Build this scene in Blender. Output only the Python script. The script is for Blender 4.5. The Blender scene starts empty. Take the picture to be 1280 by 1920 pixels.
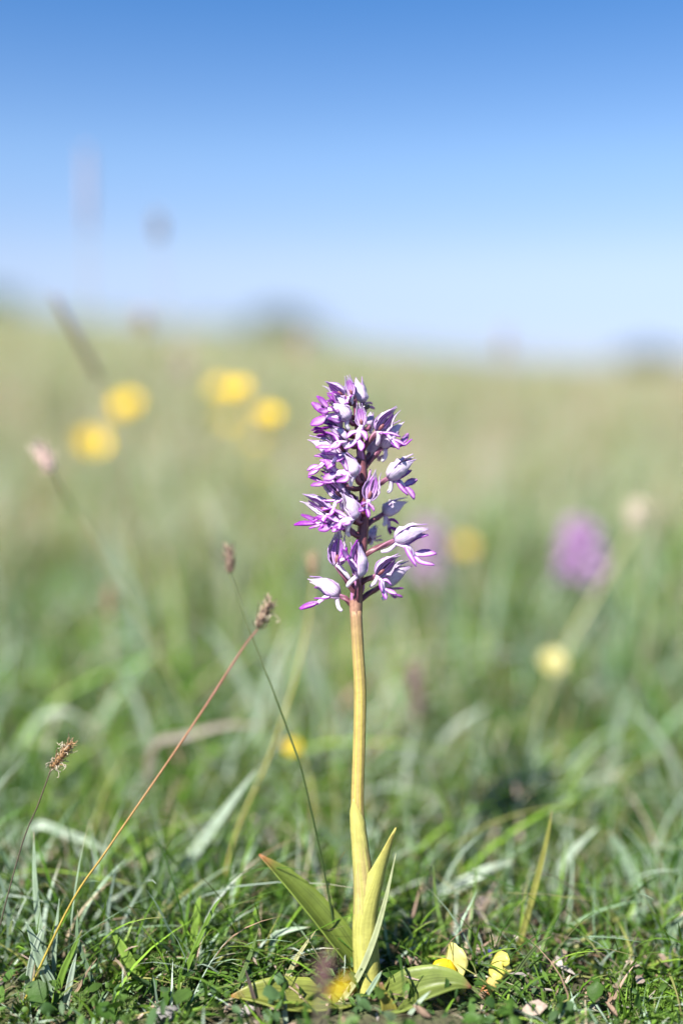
import bpy, math, random
import numpy as np
from mathutils import Vector

RNG = np.random.default_rng(11)
random.seed(11)
scene = bpy.context.scene
C = scene.collection

# ------------------------------------------------------------------ camera
F_MM, SENS = 35.0, 36.0
PX = SENS / 1920.0                       # sensor millimetres per photograph pixel
K = PX / F_MM
MPP = 0.00022                            # metres per photograph pixel where the orchid stands
D0 = MPP / K                             # distance to the orchid
PITCH = math.atan(290 * K)
HC = D0 * (math.sin(PITCH) + math.cos(PITCH) * 932 * K)
cam_d = bpy.data.cameras.new('camera'); cam = bpy.data.objects.new('camera', cam_d); C.objects.link(cam)
cam.location = (0, 0, HC); cam.rotation_euler = (math.pi / 2 - PITCH, 0, 0)
cam_d.sensor_fit = 'VERTICAL'; cam_d.sensor_height = SENS; cam_d.sensor_width = 24; cam_d.lens = F_MM
cam_d.clip_start = 0.01; cam_d.clip_end = 6000
cam_d.dof.use_dof = True; cam_d.dof.focus_distance = D0 - 0.003; cam_d.dof.aperture_fstop = 1.4
scene.camera = cam

# ------------------------------------------------------------------ sky, sun, exposure
SUN_EL, SUN_AZ = math.radians(51), math.radians(216)      # azimuth clockwise from +Y: high, from the left, camera side
world = bpy.data.worlds.new('World'); scene.world = world; world.use_nodes = True
wn = world.node_tree; wn.nodes.clear()
wo = wn.nodes.new('ShaderNodeOutputWorld'); wb = wn.nodes.new('ShaderNodeBackground'); sky = wn.nodes.new('ShaderNodeTexSky')
sky.sky_type = 'NISHITA'; sky.sun_disc = False; sky.sun_elevation = SUN_EL; sky.sun_rotation = SUN_AZ
sky.altitude = 2500; sky.air_density = 1.0; sky.dust_density = 0.0; sky.ozone_density = 6.0
wb.inputs['Strength'].default_value = 0.05
# clear spring sky: pale above the horizon, deepening steadily with elevation, the same all round
wtc = wn.nodes.new('ShaderNodeTexCoord'); wsp = wn.nodes.new('ShaderNodeSeparateXYZ'); wrp = wn.nodes.new('ShaderNodeValToRGB')
stops = [(0.0, (.70, .75, 1.12)), (.037, (1.05, .92, 1.08)), (.087, (1.70, 1.29, 1.17)), (.185, (1.72, 1.62, 1.50)), (.33, (.82, 1.32, 1.58))]
els = wrp.color_ramp.elements
while len(els) < len(stops): els.new(.5)
for q, (p, c) in zip(els, stops): q.position = p; q.color = (c[0] / 2, c[1] / 2, c[2] / 2, 1)
wmu = wn.nodes.new('ShaderNodeVectorMath'); wmu.operation = 'MULTIPLY'; wdb = wn.nodes.new('ShaderNodeVectorMath'); wdb.operation = 'SCALE'; wdb.inputs['Scale'].default_value = 2.0
wn.links.new(wtc.outputs['Generated'], wsp.inputs[0]); wn.links.new(wsp.outputs[2], wrp.inputs[0]); wn.links.new(wrp.outputs[0], wdb.inputs[0])
wn.links.new(sky.outputs[0], wmu.inputs[0]); wn.links.new(wdb.outputs[0], wmu.inputs[1])
wn.links.new(wmu.outputs[0], wb.inputs[0]); wn.links.new(wb.outputs[0], wo.inputs[0])
sl = bpy.data.lights.new('sun', 'SUN'); sun = bpy.data.objects.new('sun', sl); C.objects.link(sun)
sl.energy = 5.0; sl.angle = math.radians(0.53); sl.color = (1.0, 0.95, 0.87)
sdir = Vector((math.sin(SUN_AZ) * math.cos(SUN_EL), math.cos(SUN_AZ) * math.cos(SUN_EL), math.sin(SUN_EL)))
sun.rotation_euler = sdir.to_track_quat('Z', 'Y').to_euler(); sun.location = sdir * 20
scene.view_settings.view_transform = 'Standard'; scene.view_settings.look = 'None'
scene.view_settings.gamma = 1.0; scene.view_settings.use_curve_mapping = False
scene.view_settings.exposure = 1.25
scene.render.engine = 'CYCLES'
scene.cycles.use_denoising = True
scene.cycles.max_bounces = 8; scene.cycles.transparent_max_bounces = 4
scene.cycles.sample_clamp_indirect = 6

# ------------------------------------------------------------------ helpers
FWD = np.array([0, math.cos(PITCH), -math.sin(PITCH)]); UP = np.array([0, math.sin(PITCH), math.cos(PITCH)])
CAM = np.array([0, 0, HC]); Z = np.array([0, 0, 1.0])
def at(px, py, r=1.0, dz=0.0):
    """world point seen at photograph pixel px,py, r orchid-distances away (dz: photograph pixels nearer)"""
    d = D0 * r - dz * MPP
    return CAM + FWD * d + np.array([1.0, 0, 0]) * ((px - 640) * K * d) + UP * ((960 - py) * K * d)
def sstep(x, a, b):
    t = np.clip((np.asarray(x, float) - a) / (b - a), 0, 1); return t * t * (3 - 2 * t)
def terrain(x, y):
    x = np.asarray(x, float); y = np.asarray(y, float)
    near = 0.004 * np.sin(x * 23 + 1) * np.cos(y * 19) + 0.006 * np.sin(x * 7.1 + y * 5.3)
    s = sstep(y, 2, 22)
    far = s * (-2.05 * np.tanh(x / 16.0) + 0.40 + 0.12 * np.sin(x * .35 + 1) * sstep(y, 8, 30))
    drop = -6.0 * sstep(y, 45, 160)
    return near + far + drop
def on_ground(p, sink=0.004):
    return np.array([p[0], p[1], float(terrain(p[0], p[1])) - sink])
def ground_at(px, r):
    """ground point under pixel column px at r orchid-distances"""
    p = at(px, 960, r); return on_ground(p)
def nrm(v):
    v = np.asarray(v, float); n = np.linalg.norm(v); return v / n if n > 1e-12 else v
def spline(pts, n):
    P = np.asarray(pts, float)
    if len(P) == 2: return P[0] + (P[1] - P[0]) * np.linspace(0, 1, n)[:, None]
    Q = np.vstack([2 * P[0] - P[1], P, 2 * P[-1] - P[-2]]); m = len(P) - 1
    out = []
    for t in np.linspace(0, m, n):
        i = min(int(t), m - 1); f = t - i; a, b, c, d = Q[i:i + 4]
        out.append(.5 * (2 * b + (c - a) * f + (2 * a - 5 * b + 4 * c - d) * f * f + (3 * b - a - 3 * c + d) * f ** 3))
    return np.array(out)
class G:
    """geometry collector: vertices, faces, pigment colour, uv"""
    def __init__(s): s.v = []; s.f = []; s.c = []; s.u = []; s.n = 0
    def add(s, v, f, c, u=None):
        v = np.asarray(v, float); k = len(v); c = np.asarray(c, float)
        if c.ndim == 1: c = np.tile(c, (k, 1))
        s.v.append(v); s.c.append(c); s.u.append(np.zeros((k, 2)) if u is None else np.asarray(u, float))
        s.f += [tuple(i + s.n for i in q) for q in f]; s.n += k; return s
    def tube(s, pts, rad, col, n=None, sides=8, cap=True, ridges=0, ridge=0.0, twist=0.0, band=None):
        n = n or max(4, 4 * (len(pts) - 1)); c = spline(pts, n); k = len(c)
        r = np.interp(np.linspace(0, 1, k), np.linspace(0, 1, len(np.atleast_1d(rad))), np.atleast_1d(rad)) if np.ndim(rad) else np.full(k, rad)
        t = np.gradient(c, axis=0); t /= np.linalg.norm(t, axis=1)[:, None] + 1e-12
        ref = np.array([0, -1.0, 0]) if abs(t[0][1]) < .8 else np.array([1.0, 0, 0])
        V = []; U = []
        for i in range(k):
            a = nrm(np.cross(t[i], ref)); b = np.cross(a, t[i]); ref = b
            for j in range(sides):
                g = 2 * math.pi * j / sides + twist * i / k
                rr = r[i] * (1 + ridge * math.cos(ridges * (2 * math.pi * j / sides)))
                V.append(c[i] + rr * (a * math.cos(g) + b * math.sin(g))); U.append((j / sides, i / (k - 1)))
        Fc = [(i * sides + j, i * sides + (j + 1) % sides, (i + 1) * sides + (j + 1) % sides, (i + 1) * sides + j) for i in range(k - 1) for j in range(sides)]
        if cap: Fc += [tuple(range(sides))[::-1], tuple((k - 1) * sides + j for j in range(sides))]
        col = np.asarray(col, float)
        if col.ndim == 2:
            tt = np.linspace(0, 1, len(col)); cc = np.stack([np.interp(np.repeat(np.linspace(0, 1, k), sides), tt, col[:, q]) for q in range(3)], 1)
        else: cc = col
        if band is not None:
            cc = np.array(cc) if np.ndim(cc) == 2 else np.tile(cc, (k * sides, 1))
            wgt = np.tile(.5 - .5 * np.cos(ridges * 2 * math.pi * np.arange(sides) / sides), k)[:, None] * .8
            cc = cc * (1 - wgt) + np.asarray(band) * wgt
        return s.add(V, Fc, cc, U)
    def ribbon(s, pts, wid, nv, col, n=None, m=3, cup=0.0, colf=None, wave=0.0, fold=0.0):
        n = n or max(5, 4 * (len(pts) - 1)); c = spline(pts, n)
        w = np.interp(np.linspace(0, 1, n), np.linspace(0, 1, len(np.atleast_1d(wid))), np.atleast_1d(wid))
        t = np.gradient(c, axis=0); t /= np.linalg.norm(t, axis=1)[:, None] + 1e-12
        nv = np.asarray(nv, float); V = []; U = []; cc = []
        for i in range(n):
            sd = nrm(np.cross(t[i], nv)); nn = np.cross(sd, t[i])
            for j in range(m):
                q = -1 + 2 * j / (m - 1); tt = i / (n - 1)
                off = cup * w[i] * q * q + fold * w[i] * abs(q) + wave * w[i] * math.sin(tt * 9 + (1.5 if q > 0 else 0)) * abs(q)
                V.append(c[i] + sd * (w[i] * .5 * q) + nn * off); U.append(((q + 1) / 2, tt))
                cc.append(colf(q, tt) if colf else col)
        Fc = [(i * m + j, i * m + j + 1, (i + 1) * m + j + 1, (i + 1) * m + j) for i in range(n - 1) for j in range(m - 1)]
        return s.add(V, Fc, np.array(cc), U)
    def blob(s, cen, ax, col, nu=6, nv=8, jit=0.0):
        """ellipsoid; ax = three axis vectors"""
        V = []; A, B, D = [np.asarray(q, float) for q in ax]
        for i in range(nu + 1):
            ph = math.pi * i / nu
            for j in range(nv):
                th = 2 * math.pi * j / nv; e = 1 + jit * random.uniform(-1, 1)
                V.append(np.asarray(cen) + e * (A * math.cos(ph) + math.sin(ph) * (B * math.cos(th) + D * math.sin(th))))
        Fc = [(i * nv + j, i * nv + (j + 1) % nv, (i + 1) * nv + (j + 1) % nv, (i + 1) * nv + j) for i in range(nu) for j in range(nv)]
        return s.add(V, Fc, col)
ORG = {}
def obj(name, g, mats, parent=None, origin=None, solid=0.0, smooth=True, sub=0):
    v = np.vstack(g.v); o0 = np.asarray(origin if origin is not None else (ORG[parent.name] if parent else v[np.argmin(v[:, 2])]), float)
    me = bpy.data.meshes.new(name); me.from_pydata((v - o0).tolist(), [], g.f)
    ca = me.color_attributes.new('Col', 'FLOAT_COLOR', 'POINT')
    cc = np.ones((len(v), 4), np.float32); cc[:, :3] = np.vstack(g.c); ca.data.foreach_set('color', cc.ravel())
    uv = me.uv_layers.new(name='UVMap'); U = np.vstack(g.u)
    li = np.empty(len(me.loops), np.int32); me.loops.foreach_get('vertex_index', li); uv.data.foreach_set('uv', U[li].astype(np.float32).ravel())
    if smooth: me.polygons.foreach_set('use_smooth', np.ones(len(me.polygons), bool))
    for m in (mats if isinstance(mats, (list, tuple)) else [mats]): me.materials.append(m)
    o = bpy.data.objects.new(name, me); C.objects.link(o); ORG[o.name] = o0
    o.location = o0 - (ORG[parent.name] if parent else 0)
    if parent: o.parent = parent
    if solid:
        md = o.modifiers.new('thickness', 'SOLIDIFY'); md.thickness = solid; md.offset = 0
        if len(me.materials) > 1: md.material_offset = 1; md.use_rim = True
    if sub:
        md = o.modifiers.new('smooth', 'SUBSURF'); md.levels = sub; md.render_levels = sub
    return o
def empty(name, loc):
    o = bpy.data.objects.new(name, None); C.objects.link(o); o.location = loc; ORG[o.name] = np.asarray(loc, float); o.empty_display_size = .01
    return o
def tag(o, label=None, cat=None, group=None, kind=None):
    if label: o['label'] = label
    if cat: o['category'] = cat
    if group: o['group'] = group
    if kind: o['kind'] = kind
    return o

# ------------------------------------------------------------------ materials
def new_mat(name):
    m = bpy.data.materials.new(name); m.use_nodes = True; m.node_tree.nodes.clear(); return m, m.node_tree
def pigment(name, rough=.5, trans=.0, noise=.15, nscale=300, spec=.3, tcol=None, bump=0.0, bscale=900, streak=0.0, stripes=None, hue=0.0):
    """colour from the mesh's own pigment, mottled, part of the light passing through"""
    m, t = new_mat(name); N = t.nodes; Lk = t.links
    at_ = N.new('ShaderNodeAttribute'); at_.attribute_name = 'Col'
    tc = N.new('ShaderNodeTexCoord')
    nz = N.new('ShaderNodeTexNoise'); nz.inputs['Scale'].default_value = nscale; nz.inputs['Detail'].default_value = 4
    Lk.new(tc.outputs['Object'], nz.inputs['Vector'])
    mr = N.new('ShaderNodeMapRange'); mr.inputs[1].default_value = .25; mr.inputs[2].default_value = .75; mr.inputs[3].default_value = 1 - noise; mr.inputs[4].default_value = 1 + noise
    Lk.new(nz.outputs[0], mr.inputs[0])
    mul = N.new('ShaderNodeVectorMath'); mul.operation = 'SCALE'; Lk.new(at_.outputs['Color'], mul.inputs[0]); Lk.new(mr.outputs[0], mul.inputs['Scale'])
    col = mul.outputs[0]
    if streak or stripes:
        uv = N.new('ShaderNodeUVMap'); uv.uv_map = 'UVMap'
        sp = N.new('ShaderNodeSeparateXYZ'); Lk.new(uv.outputs[0], sp.inputs[0])
    if streak:                                        # parallel veins along the blade
        cmb = N.new('ShaderNodeCombineXYZ'); mu = N.new('ShaderNodeMath'); mu.operation = 'MULTIPLY'; mu.inputs[1].default_value = 26; Lk.new(sp.outputs[0], mu.inputs[0]); Lk.new(mu.outputs[0], cmb.inputs[0])
        mv = N.new('ShaderNodeMath'); mv.operation = 'MULTIPLY'; mv.inputs[1].default_value = 1.2; Lk.new(sp.outputs[1], mv.inputs[0]); Lk.new(mv.outputs[0], cmb.inputs[1])
        n2 = N.new('ShaderNodeTexNoise'); n2.inputs['Scale'].default_value = 1; n2.inputs['Detail'].default_value = 2; Lk.new(cmb.outputs[0], n2.inputs['Vector'])
        m2 = N.new('ShaderNodeMapRange'); m2.inputs[1].default_value = .3; m2.inputs[2].default_value = .7; m2.inputs[3].default_value = 1 - streak; m2.inputs[4].default_value = 1 + streak; Lk.new(n2.outputs[0], m2.inputs[0])
        ml = N.new('ShaderNodeVectorMath'); ml.operation = 'SCALE'; Lk.new(col, ml.inputs[0]); Lk.new(m2.outputs[0], ml.inputs['Scale']); col = ml.outputs[0]
    if stripes:                                       # dark veins inside the hood
        cnt, scol, width = stripes
        a = N.new('ShaderNodeMath'); a.operation = 'MULTIPLY'; a.inputs[1].default_value = cnt; Lk.new(sp.outputs[0], a.inputs[0])
        fr = N.new('ShaderNodeMath'); fr.operation = 'PINGPONG'; fr.inputs[1].default_value = .5; Lk.new(a.outputs[0], fr.inputs[0])
        ad = N.new('ShaderNodeMath'); ad.operation = 'MULTIPLY_ADD'; ad.inputs[1].default_value = .12; Lk.new(nz.outputs[0], ad.inputs[0]); Lk.new(fr.outputs[0], ad.inputs[2])
        st = N.new('ShaderNodeMapRange'); st.inputs[1].default_value = .06 + width; st.inputs[2].default_value = .06 + width + .12; st.inputs[3].default_value = 1; st.inputs[4].default_value = 0; Lk.new(ad.outputs[0], st.inputs[0])
        mx = N.new('ShaderNodeMix'); mx.data_type = 'RGBA'; Lk.new(st.outputs[0], mx.inputs[0]); Lk.new(col, mx.inputs[6]); mx.inputs[7].default_value = (*scol, 1); col = mx.outputs[2]
    bs = N.new('ShaderNodeBsdfPrincipled'); Lk.new(col, bs.inputs['Base Color']); bs.inputs['Roughness'].default_value = rough; bs.inputs['Specular IOR Level'].default_value = spec
    if bump:
        nb = N.new('ShaderNodeTexNoise'); nb.inputs['Scale'].default_value = bscale; nb.inputs['Detail'].default_value = 3; Lk.new(tc.outputs['Object'], nb.inputs['Vector'])
        bp = N.new('ShaderNodeBump'); bp.inputs['Strength'].default_value = bump; bp.inputs['Distance'].default_value = .0006; Lk.new(nb.outputs[0], bp.inputs['Height']); Lk.new(bp.outputs[0], bs.inputs['Normal'])
    out = N.new('ShaderNodeOutputMaterial'); sh = bs.outputs[0]
    if trans:
        tr = N.new('ShaderNodeBsdfTranslucent')
        if tcol:
            tm = N.new('ShaderNodeVectorMath'); tm.operation = 'MULTIPLY'; Lk.new(col, tm.inputs[0]); tm.inputs[1].default_value = tcol; Lk.new(tm.outputs[0], tr.inputs[0])
        else: Lk.new(col, tr.inputs[0])
        mx = N.new('ShaderNodeMixShader'); mx.inputs[0].default_value = trans; Lk.new(bs.outputs[0], mx.inputs[1]); Lk.new(tr.outputs[0], mx.inputs[2]); sh = mx.outputs[0]
    Lk.new(sh, out.inputs[0]); return m
M = {}
M['sepal_out'] = pigment('sepal_outside', .68, .32, .14, 700, .12, streak=.2, tcol=(1.05, .92, 1.08), stripes=(7, (.46, .28, .60), .05), bump=.25, bscale=700)
M['sepal_in'] = pigment('sepal_inside', .65, .3, .12, 700, .25, stripes=(5, (.07, .006, .09), .12))
M['petal_in'] = pigment('inner_petal', .5, .3, .15, 800, .25, stripes=(2, (.11, .01, .13), .08))
M['lip'] = pigment('lip_upper', .65, .32, .22, 1400, .12, tcol=(1.1, .9, 1.1))
M['ovary'] = pigment('ovary', .42, .05, .22, 900, .4, streak=.25)
M['stem'] = pigment('stem', .5, .14, .16, 260, .3, streak=.24, bump=.3)
M['leaf'] = pigment('orchid_leaf', .42, .38, .2, 160, .4, streak=.32, tcol=(1.25, 1.2, .45), bump=.2, bscale=500)
M['grass'] = pigment('grass_blade', .46, .30, .18, 90, .28, tcol=(1.15, 1.25, .5))
M['blade'] = pigment('near_grass_blade', .40, .28, .18, 220, .45, streak=.22, tcol=(1.15, 1.25, .5))
M['dry'] = pigment('dry_straw', .6, .2, .25, 200, .2)
M['head'] = pigment('seed_head', .65, .15, .3, 900, .2)
M['yellow'] = pigment('yellow_petal', .35, .3, .08, 300, .4)
M['herb'] = pigment('herb_leaf', .5, .3, .22, 300, .25, tcol=(1.1, 1.2, .5), bump=.3, bscale=1500)
M['litter'] = pigment('litter', .8, .05, .35, 500, .15, bump=.4)
M['stone'] = pigment('stone', .85, 0, .25, 300, .2, bump=.6)
M['black'] = pigment('beetle_shell', .25, 0, .1, 800, .5)
M['bark'] = pigment('shrub_bark', .8, 0, .3, 40, .2, bump=.5, bscale=60)

# ------------------------------------------------------------------ ground
def ground_material():
    m, t = new_mat('meadow_soil'); N = t.nodes; Lk = t.links
    tc = N.new('ShaderNodeTexCoord')
    def noise(sc, det=5):
        n = N.new('ShaderNodeTexNoise'); n.inputs['Scale'].default_value = sc; n.inputs['Detail'].default_value = det; Lk.new(tc.outputs['Object'], n.inputs['Vector']); return n
    def ramp(src, stops):
        r = N.new('ShaderNodeValToRGB'); e = r.color_ramp.elements
        while len(e) < len(stops): e.new(.5)
        for q, (p, c) in zip(e, stops): q.position = p; q.color = (*c, 1)
        Lk.new(src, r.inputs[0]); return r.outputs[0]
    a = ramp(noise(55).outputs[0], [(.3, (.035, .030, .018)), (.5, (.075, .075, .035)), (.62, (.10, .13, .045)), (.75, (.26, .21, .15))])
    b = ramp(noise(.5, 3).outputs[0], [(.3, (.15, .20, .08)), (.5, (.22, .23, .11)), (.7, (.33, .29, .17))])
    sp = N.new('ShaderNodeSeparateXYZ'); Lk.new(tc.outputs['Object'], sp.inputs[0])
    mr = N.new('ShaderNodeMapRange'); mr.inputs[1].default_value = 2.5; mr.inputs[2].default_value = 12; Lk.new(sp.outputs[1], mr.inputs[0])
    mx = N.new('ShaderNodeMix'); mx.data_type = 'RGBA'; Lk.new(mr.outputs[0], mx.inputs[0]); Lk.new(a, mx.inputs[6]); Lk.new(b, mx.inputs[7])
    bs = N.new('ShaderNodeBsdfPrincipled'); bs.inputs['Roughness'].default_value = .9; Lk.new(mx.outputs[2], bs.inputs['Base Color'])
    nb = noise(420, 4); bp = N.new('ShaderNodeBump'); bp.inputs['Strength'].default_value = .8; bp.inputs['Distance'].default_value = .003; Lk.new(nb.outputs[0], bp.inputs['Height']); Lk.new(bp.outputs[0], bs.inputs['Normal'])
    out = N.new('ShaderNodeOutputMaterial'); Lk.new(bs.outputs[0], out.inputs[0]); return m
ys = np.concatenate([np.linspace(-1, .25, 10), np.linspace(.27, 1.2, 70), np.geomspace(1.25, 3000, 90)])
xs = np.concatenate([-np.geomspace(2500, .62, 45), np.linspace(-.6, .6, 70), np.geomspace(.62, 2500, 45)])
gx, gy = np.meshgrid(xs, ys); gz = terrain(gx, gy) + np.where((np.abs(gx) < 1) & (gy < 1.5), RNG.normal(0, .0012, gx.shape), 0)
g = G(); nx = len(xs)
gi = np.arange(len(ys) * nx).reshape(len(ys), nx)
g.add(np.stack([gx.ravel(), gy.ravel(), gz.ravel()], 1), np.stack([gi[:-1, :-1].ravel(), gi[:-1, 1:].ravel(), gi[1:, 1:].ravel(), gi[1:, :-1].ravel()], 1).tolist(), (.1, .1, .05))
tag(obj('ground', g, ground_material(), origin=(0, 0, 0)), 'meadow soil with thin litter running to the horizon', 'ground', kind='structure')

# ------------------------------------------------------------------ grass as stuff
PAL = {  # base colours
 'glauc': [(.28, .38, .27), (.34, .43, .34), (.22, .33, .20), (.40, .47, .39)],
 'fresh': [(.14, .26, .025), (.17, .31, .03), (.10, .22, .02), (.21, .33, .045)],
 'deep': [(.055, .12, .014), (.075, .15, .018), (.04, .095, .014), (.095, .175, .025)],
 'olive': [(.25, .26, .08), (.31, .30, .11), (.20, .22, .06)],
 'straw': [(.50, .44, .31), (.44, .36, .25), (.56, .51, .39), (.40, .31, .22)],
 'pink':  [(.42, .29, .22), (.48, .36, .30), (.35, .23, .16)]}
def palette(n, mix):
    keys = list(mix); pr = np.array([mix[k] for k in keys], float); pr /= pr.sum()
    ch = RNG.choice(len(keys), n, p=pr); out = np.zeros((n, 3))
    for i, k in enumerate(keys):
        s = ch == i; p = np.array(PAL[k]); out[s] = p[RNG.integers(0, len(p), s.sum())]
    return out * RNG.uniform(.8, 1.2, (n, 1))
def blades(n, r0, r1, h0, h1, w0, w1, mix, seg=4, lean=(.1, .9), power=1.0, margin=1.5, bare=None, drytip=.2):
    r = r0 + (r1 - r0) * RNG.random(n) ** power
    d = r * D0; x = RNG.uniform(-1, 1, n) * (640 * K * d * margin + .02); y = d * math.cos(PITCH)
    if bare is not None:
        k = bare(x, y); x, y, d = x[k], y[k], d[k]; n = len(x)
    # tufts: pull the roots together
    cx = np.round(x / .03) * .03 + .012 * np.sin(np.round(y / .03) * 7.7); cy = np.round(y / .03) * .03 + .012 * np.cos(np.round(x / .03) * 5.1)
    q = RNG.random(n) * .65; nearm = (d < 2.0)
    x = np.where(nearm, x + (cx - x) * q, x); y = np.where(nearm, y + (cy - y) * q, y)
    h = RNG.uniform(h0, h1, n) * RNG.uniform(.7, 1.15, n); w = RNG.uniform(w0, w1, n)
    az = RNG.uniform(0, 2 * math.pi, n); ln = RNG.uniform(*lean, n); tw = RNG.normal(0, .7, n)
    z = terrain(x, y) - .003
    t = np.linspace(0, 1, seg + 1)[None, :]
    hor = (h * ln)[:, None] * (0.25 * t + .75 * t ** 2); ver = h[:, None] * (t - .45 * np.clip(ln, 0, 1.3)[:, None] * t ** 2.2)
    sway = (h * RNG.normal(0, .06, n))[:, None] * np.sin(t * 4)
    ca, sa = np.cos(az)[:, None], np.sin(az)[:, None]
    X = x[:, None] + hor * ca - sway * sa; Y = y[:, None] + hor * sa + sway * ca; Zz = z[:, None] + ver
    a2 = az[:, None] + math.pi / 2 + tw[:, None] * (.4 + .6 * t)
    ww = w[:, None] * .5 * np.clip(1.05 - t ** 2.2, .04, 1) * (0.65 + .35 * np.clip(t * 4, 0, 1))
    V = np.empty((n, seg + 1, 2, 3))
    for s, sg in ((0, -1), (1, 1)):
        V[:, :, s, 0] = X + sg * ww * np.cos(a2); V[:, :, s, 1] = Y + sg * ww * np.sin(a2); V[:, :, s, 2] = Zz + sg * ww * .25
    pv = np.sin(x * 6.3 / np.clip(d, .5, 9) * 1.6 + 2 * np.sin(y * 1.1)) * np.cos(y * 4.1 / np.clip(d, .6, 9) * 1.5 + 1.7 * np.sin(x * 1.9)) + .6 * np.sin(x * 9.7 / np.clip(d, .6, 9) + y * 3.3)
    pc = palette(n, mix); pv = np.clip(pv, -1, 1)[:, None]          # patches: lush and green in one place, drier and paler in another
    pc = pc * (1 + np.array([.22, .10, .20]) * pv * np.clip(d / 1.2, 0, 1)[:, None])
    col = pc[:, None, None, :] * np.ones((n, seg + 1, 2, 1))
    tip = (RNG.random(n) < drytip)[:, None, None, None] * (np.clip((t - .72) / .28, 0, 1)[:, :, None, None]) * .9
    col = col * (1 - tip) + np.array([.33, .24, .14]) * tip
    base = (np.arange(n) * (seg + 1) * 2)[:, None]; i = np.arange(seg)[None, :] * 2
    Fq = np.stack([base + i, base + i + 1, base + i + 3, base + i + 2], -1).reshape(-1, 4)
    return V.reshape(-1, 3), Fq, col.reshape(-1, 3)
def stuff(name, chunks, mat, label, cat):
    V = np.vstack([c[0] for c in chunks]); off = np.cumsum([0] + [len(c[0]) for c in chunks[:-1]])
    Fq = np.vstack([c[1] + o for c, o in zip(chunks, off)]).astype(np.int32); col = np.vstack([c[2] for c in chunks])
    me = bpy.data.meshes.new(name); me.vertices.add(len(V)); me.vertices.foreach_set('co', V.astype(np.float32).ravel())
    nf, k = Fq.shape; me.loops.add(nf * k); me.loops.foreach_set('vertex_index', Fq.ravel())
    me.polygons.add(nf); me.polygons.foreach_set('loop_start', np.arange(0, nf * k, k, dtype=np.int32)); me.polygons.foreach_set('loop_total', np.full(nf, k, np.int32))
    me.polygons.foreach_set('use_smooth', np.ones(nf, bool)); me.update(calc_edges=True); me.validate()
    ca = me.color_attributes.new('Col', 'FLOAT_COLOR', 'POINT'); cc = np.ones((len(V), 4), np.float32); cc[:, :3] = col; ca.data.foreach_set('color', cc.ravel())
    me.materials.append(mat); o = bpy.data.objects.new(name, me); C.objects.link(o); ORG[o.name] = np.zeros(3)
    return tag(o, label, cat, kind='stuff')
OX, OY = at(690, 1888)[0], at(690, 1888)[1]
def bare(x, y):      # thin out round the orchid's foot, bare patches of litter
    p = .45 + .55 * (np.sin(x * 31 + 2) * np.cos(y * 27 + 1) + .6 * np.sin(x * 63 + y * 47) > -.25)
    p = np.where((np.hypot(x - OX, y - OY) < .022), .04, p)
    p = np.where((y < OY + .004) & (np.abs(x - OX) < .06), p * .16, p)
    return RNG.random(len(x)) < p
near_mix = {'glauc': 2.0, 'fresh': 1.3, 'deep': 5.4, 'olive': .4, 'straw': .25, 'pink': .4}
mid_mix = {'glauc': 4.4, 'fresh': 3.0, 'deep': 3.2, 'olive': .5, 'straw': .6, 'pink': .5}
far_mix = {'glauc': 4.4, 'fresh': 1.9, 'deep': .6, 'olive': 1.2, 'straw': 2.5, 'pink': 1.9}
def patchy(x, y):
    v = np.sin(x * 17 + 3 * np.sin(y * 5)) * np.cos(y * 13 + 2 * np.sin(x * 7)) + .5 * np.sin(x * 41 + y * 29)
    return RNG.random(len(x)) < np.where(v > -.1, 1.0, .22)
def sides(x, y):
    pl = np.clip((-.035 - x) / .05, 0, 1) * .85 + np.clip((x - .05) / .07, 0, 1) * .42
    return RNG.random(len(x)) < pl * (np.sin(x * 70 + 1) * np.cos(y * 55) > -.35)
def lowfront(x, y): return bare(x, y) & ((y > OY - .012) | (RNG.random(len(x)) < .35))
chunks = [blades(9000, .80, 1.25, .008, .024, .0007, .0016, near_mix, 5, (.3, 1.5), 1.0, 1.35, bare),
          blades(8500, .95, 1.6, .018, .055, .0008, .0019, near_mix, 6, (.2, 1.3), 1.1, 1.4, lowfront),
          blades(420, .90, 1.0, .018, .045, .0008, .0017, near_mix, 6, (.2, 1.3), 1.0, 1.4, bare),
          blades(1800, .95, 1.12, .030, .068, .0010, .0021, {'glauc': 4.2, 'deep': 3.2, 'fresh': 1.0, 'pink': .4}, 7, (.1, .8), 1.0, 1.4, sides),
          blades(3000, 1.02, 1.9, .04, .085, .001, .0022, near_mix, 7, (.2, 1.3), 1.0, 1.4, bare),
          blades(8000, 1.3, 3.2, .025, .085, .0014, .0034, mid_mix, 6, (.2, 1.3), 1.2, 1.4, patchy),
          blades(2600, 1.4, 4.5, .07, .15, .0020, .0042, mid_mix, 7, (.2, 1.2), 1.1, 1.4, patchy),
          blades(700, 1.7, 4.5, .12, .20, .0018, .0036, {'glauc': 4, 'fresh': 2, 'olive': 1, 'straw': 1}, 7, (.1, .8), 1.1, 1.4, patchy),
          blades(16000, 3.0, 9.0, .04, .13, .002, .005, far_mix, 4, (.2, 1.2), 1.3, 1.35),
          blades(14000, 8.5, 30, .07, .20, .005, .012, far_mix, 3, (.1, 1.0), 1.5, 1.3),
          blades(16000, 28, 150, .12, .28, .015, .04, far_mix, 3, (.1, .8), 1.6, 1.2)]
stuff('meadow_grass', chunks, M['grass'], 'mixed short green and blue-green meadow grass covering the ground', 'grass')
def stalks(n, r0, r1, h0, h1, w, power=1.2):
    a = blades(n, r0, r1, h0, h1, w * .6, w, {'straw': 3, 'olive': 2, 'pink': 2}, 5, (.05, .45), power, 1.35, None, 0)
    return a
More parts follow.
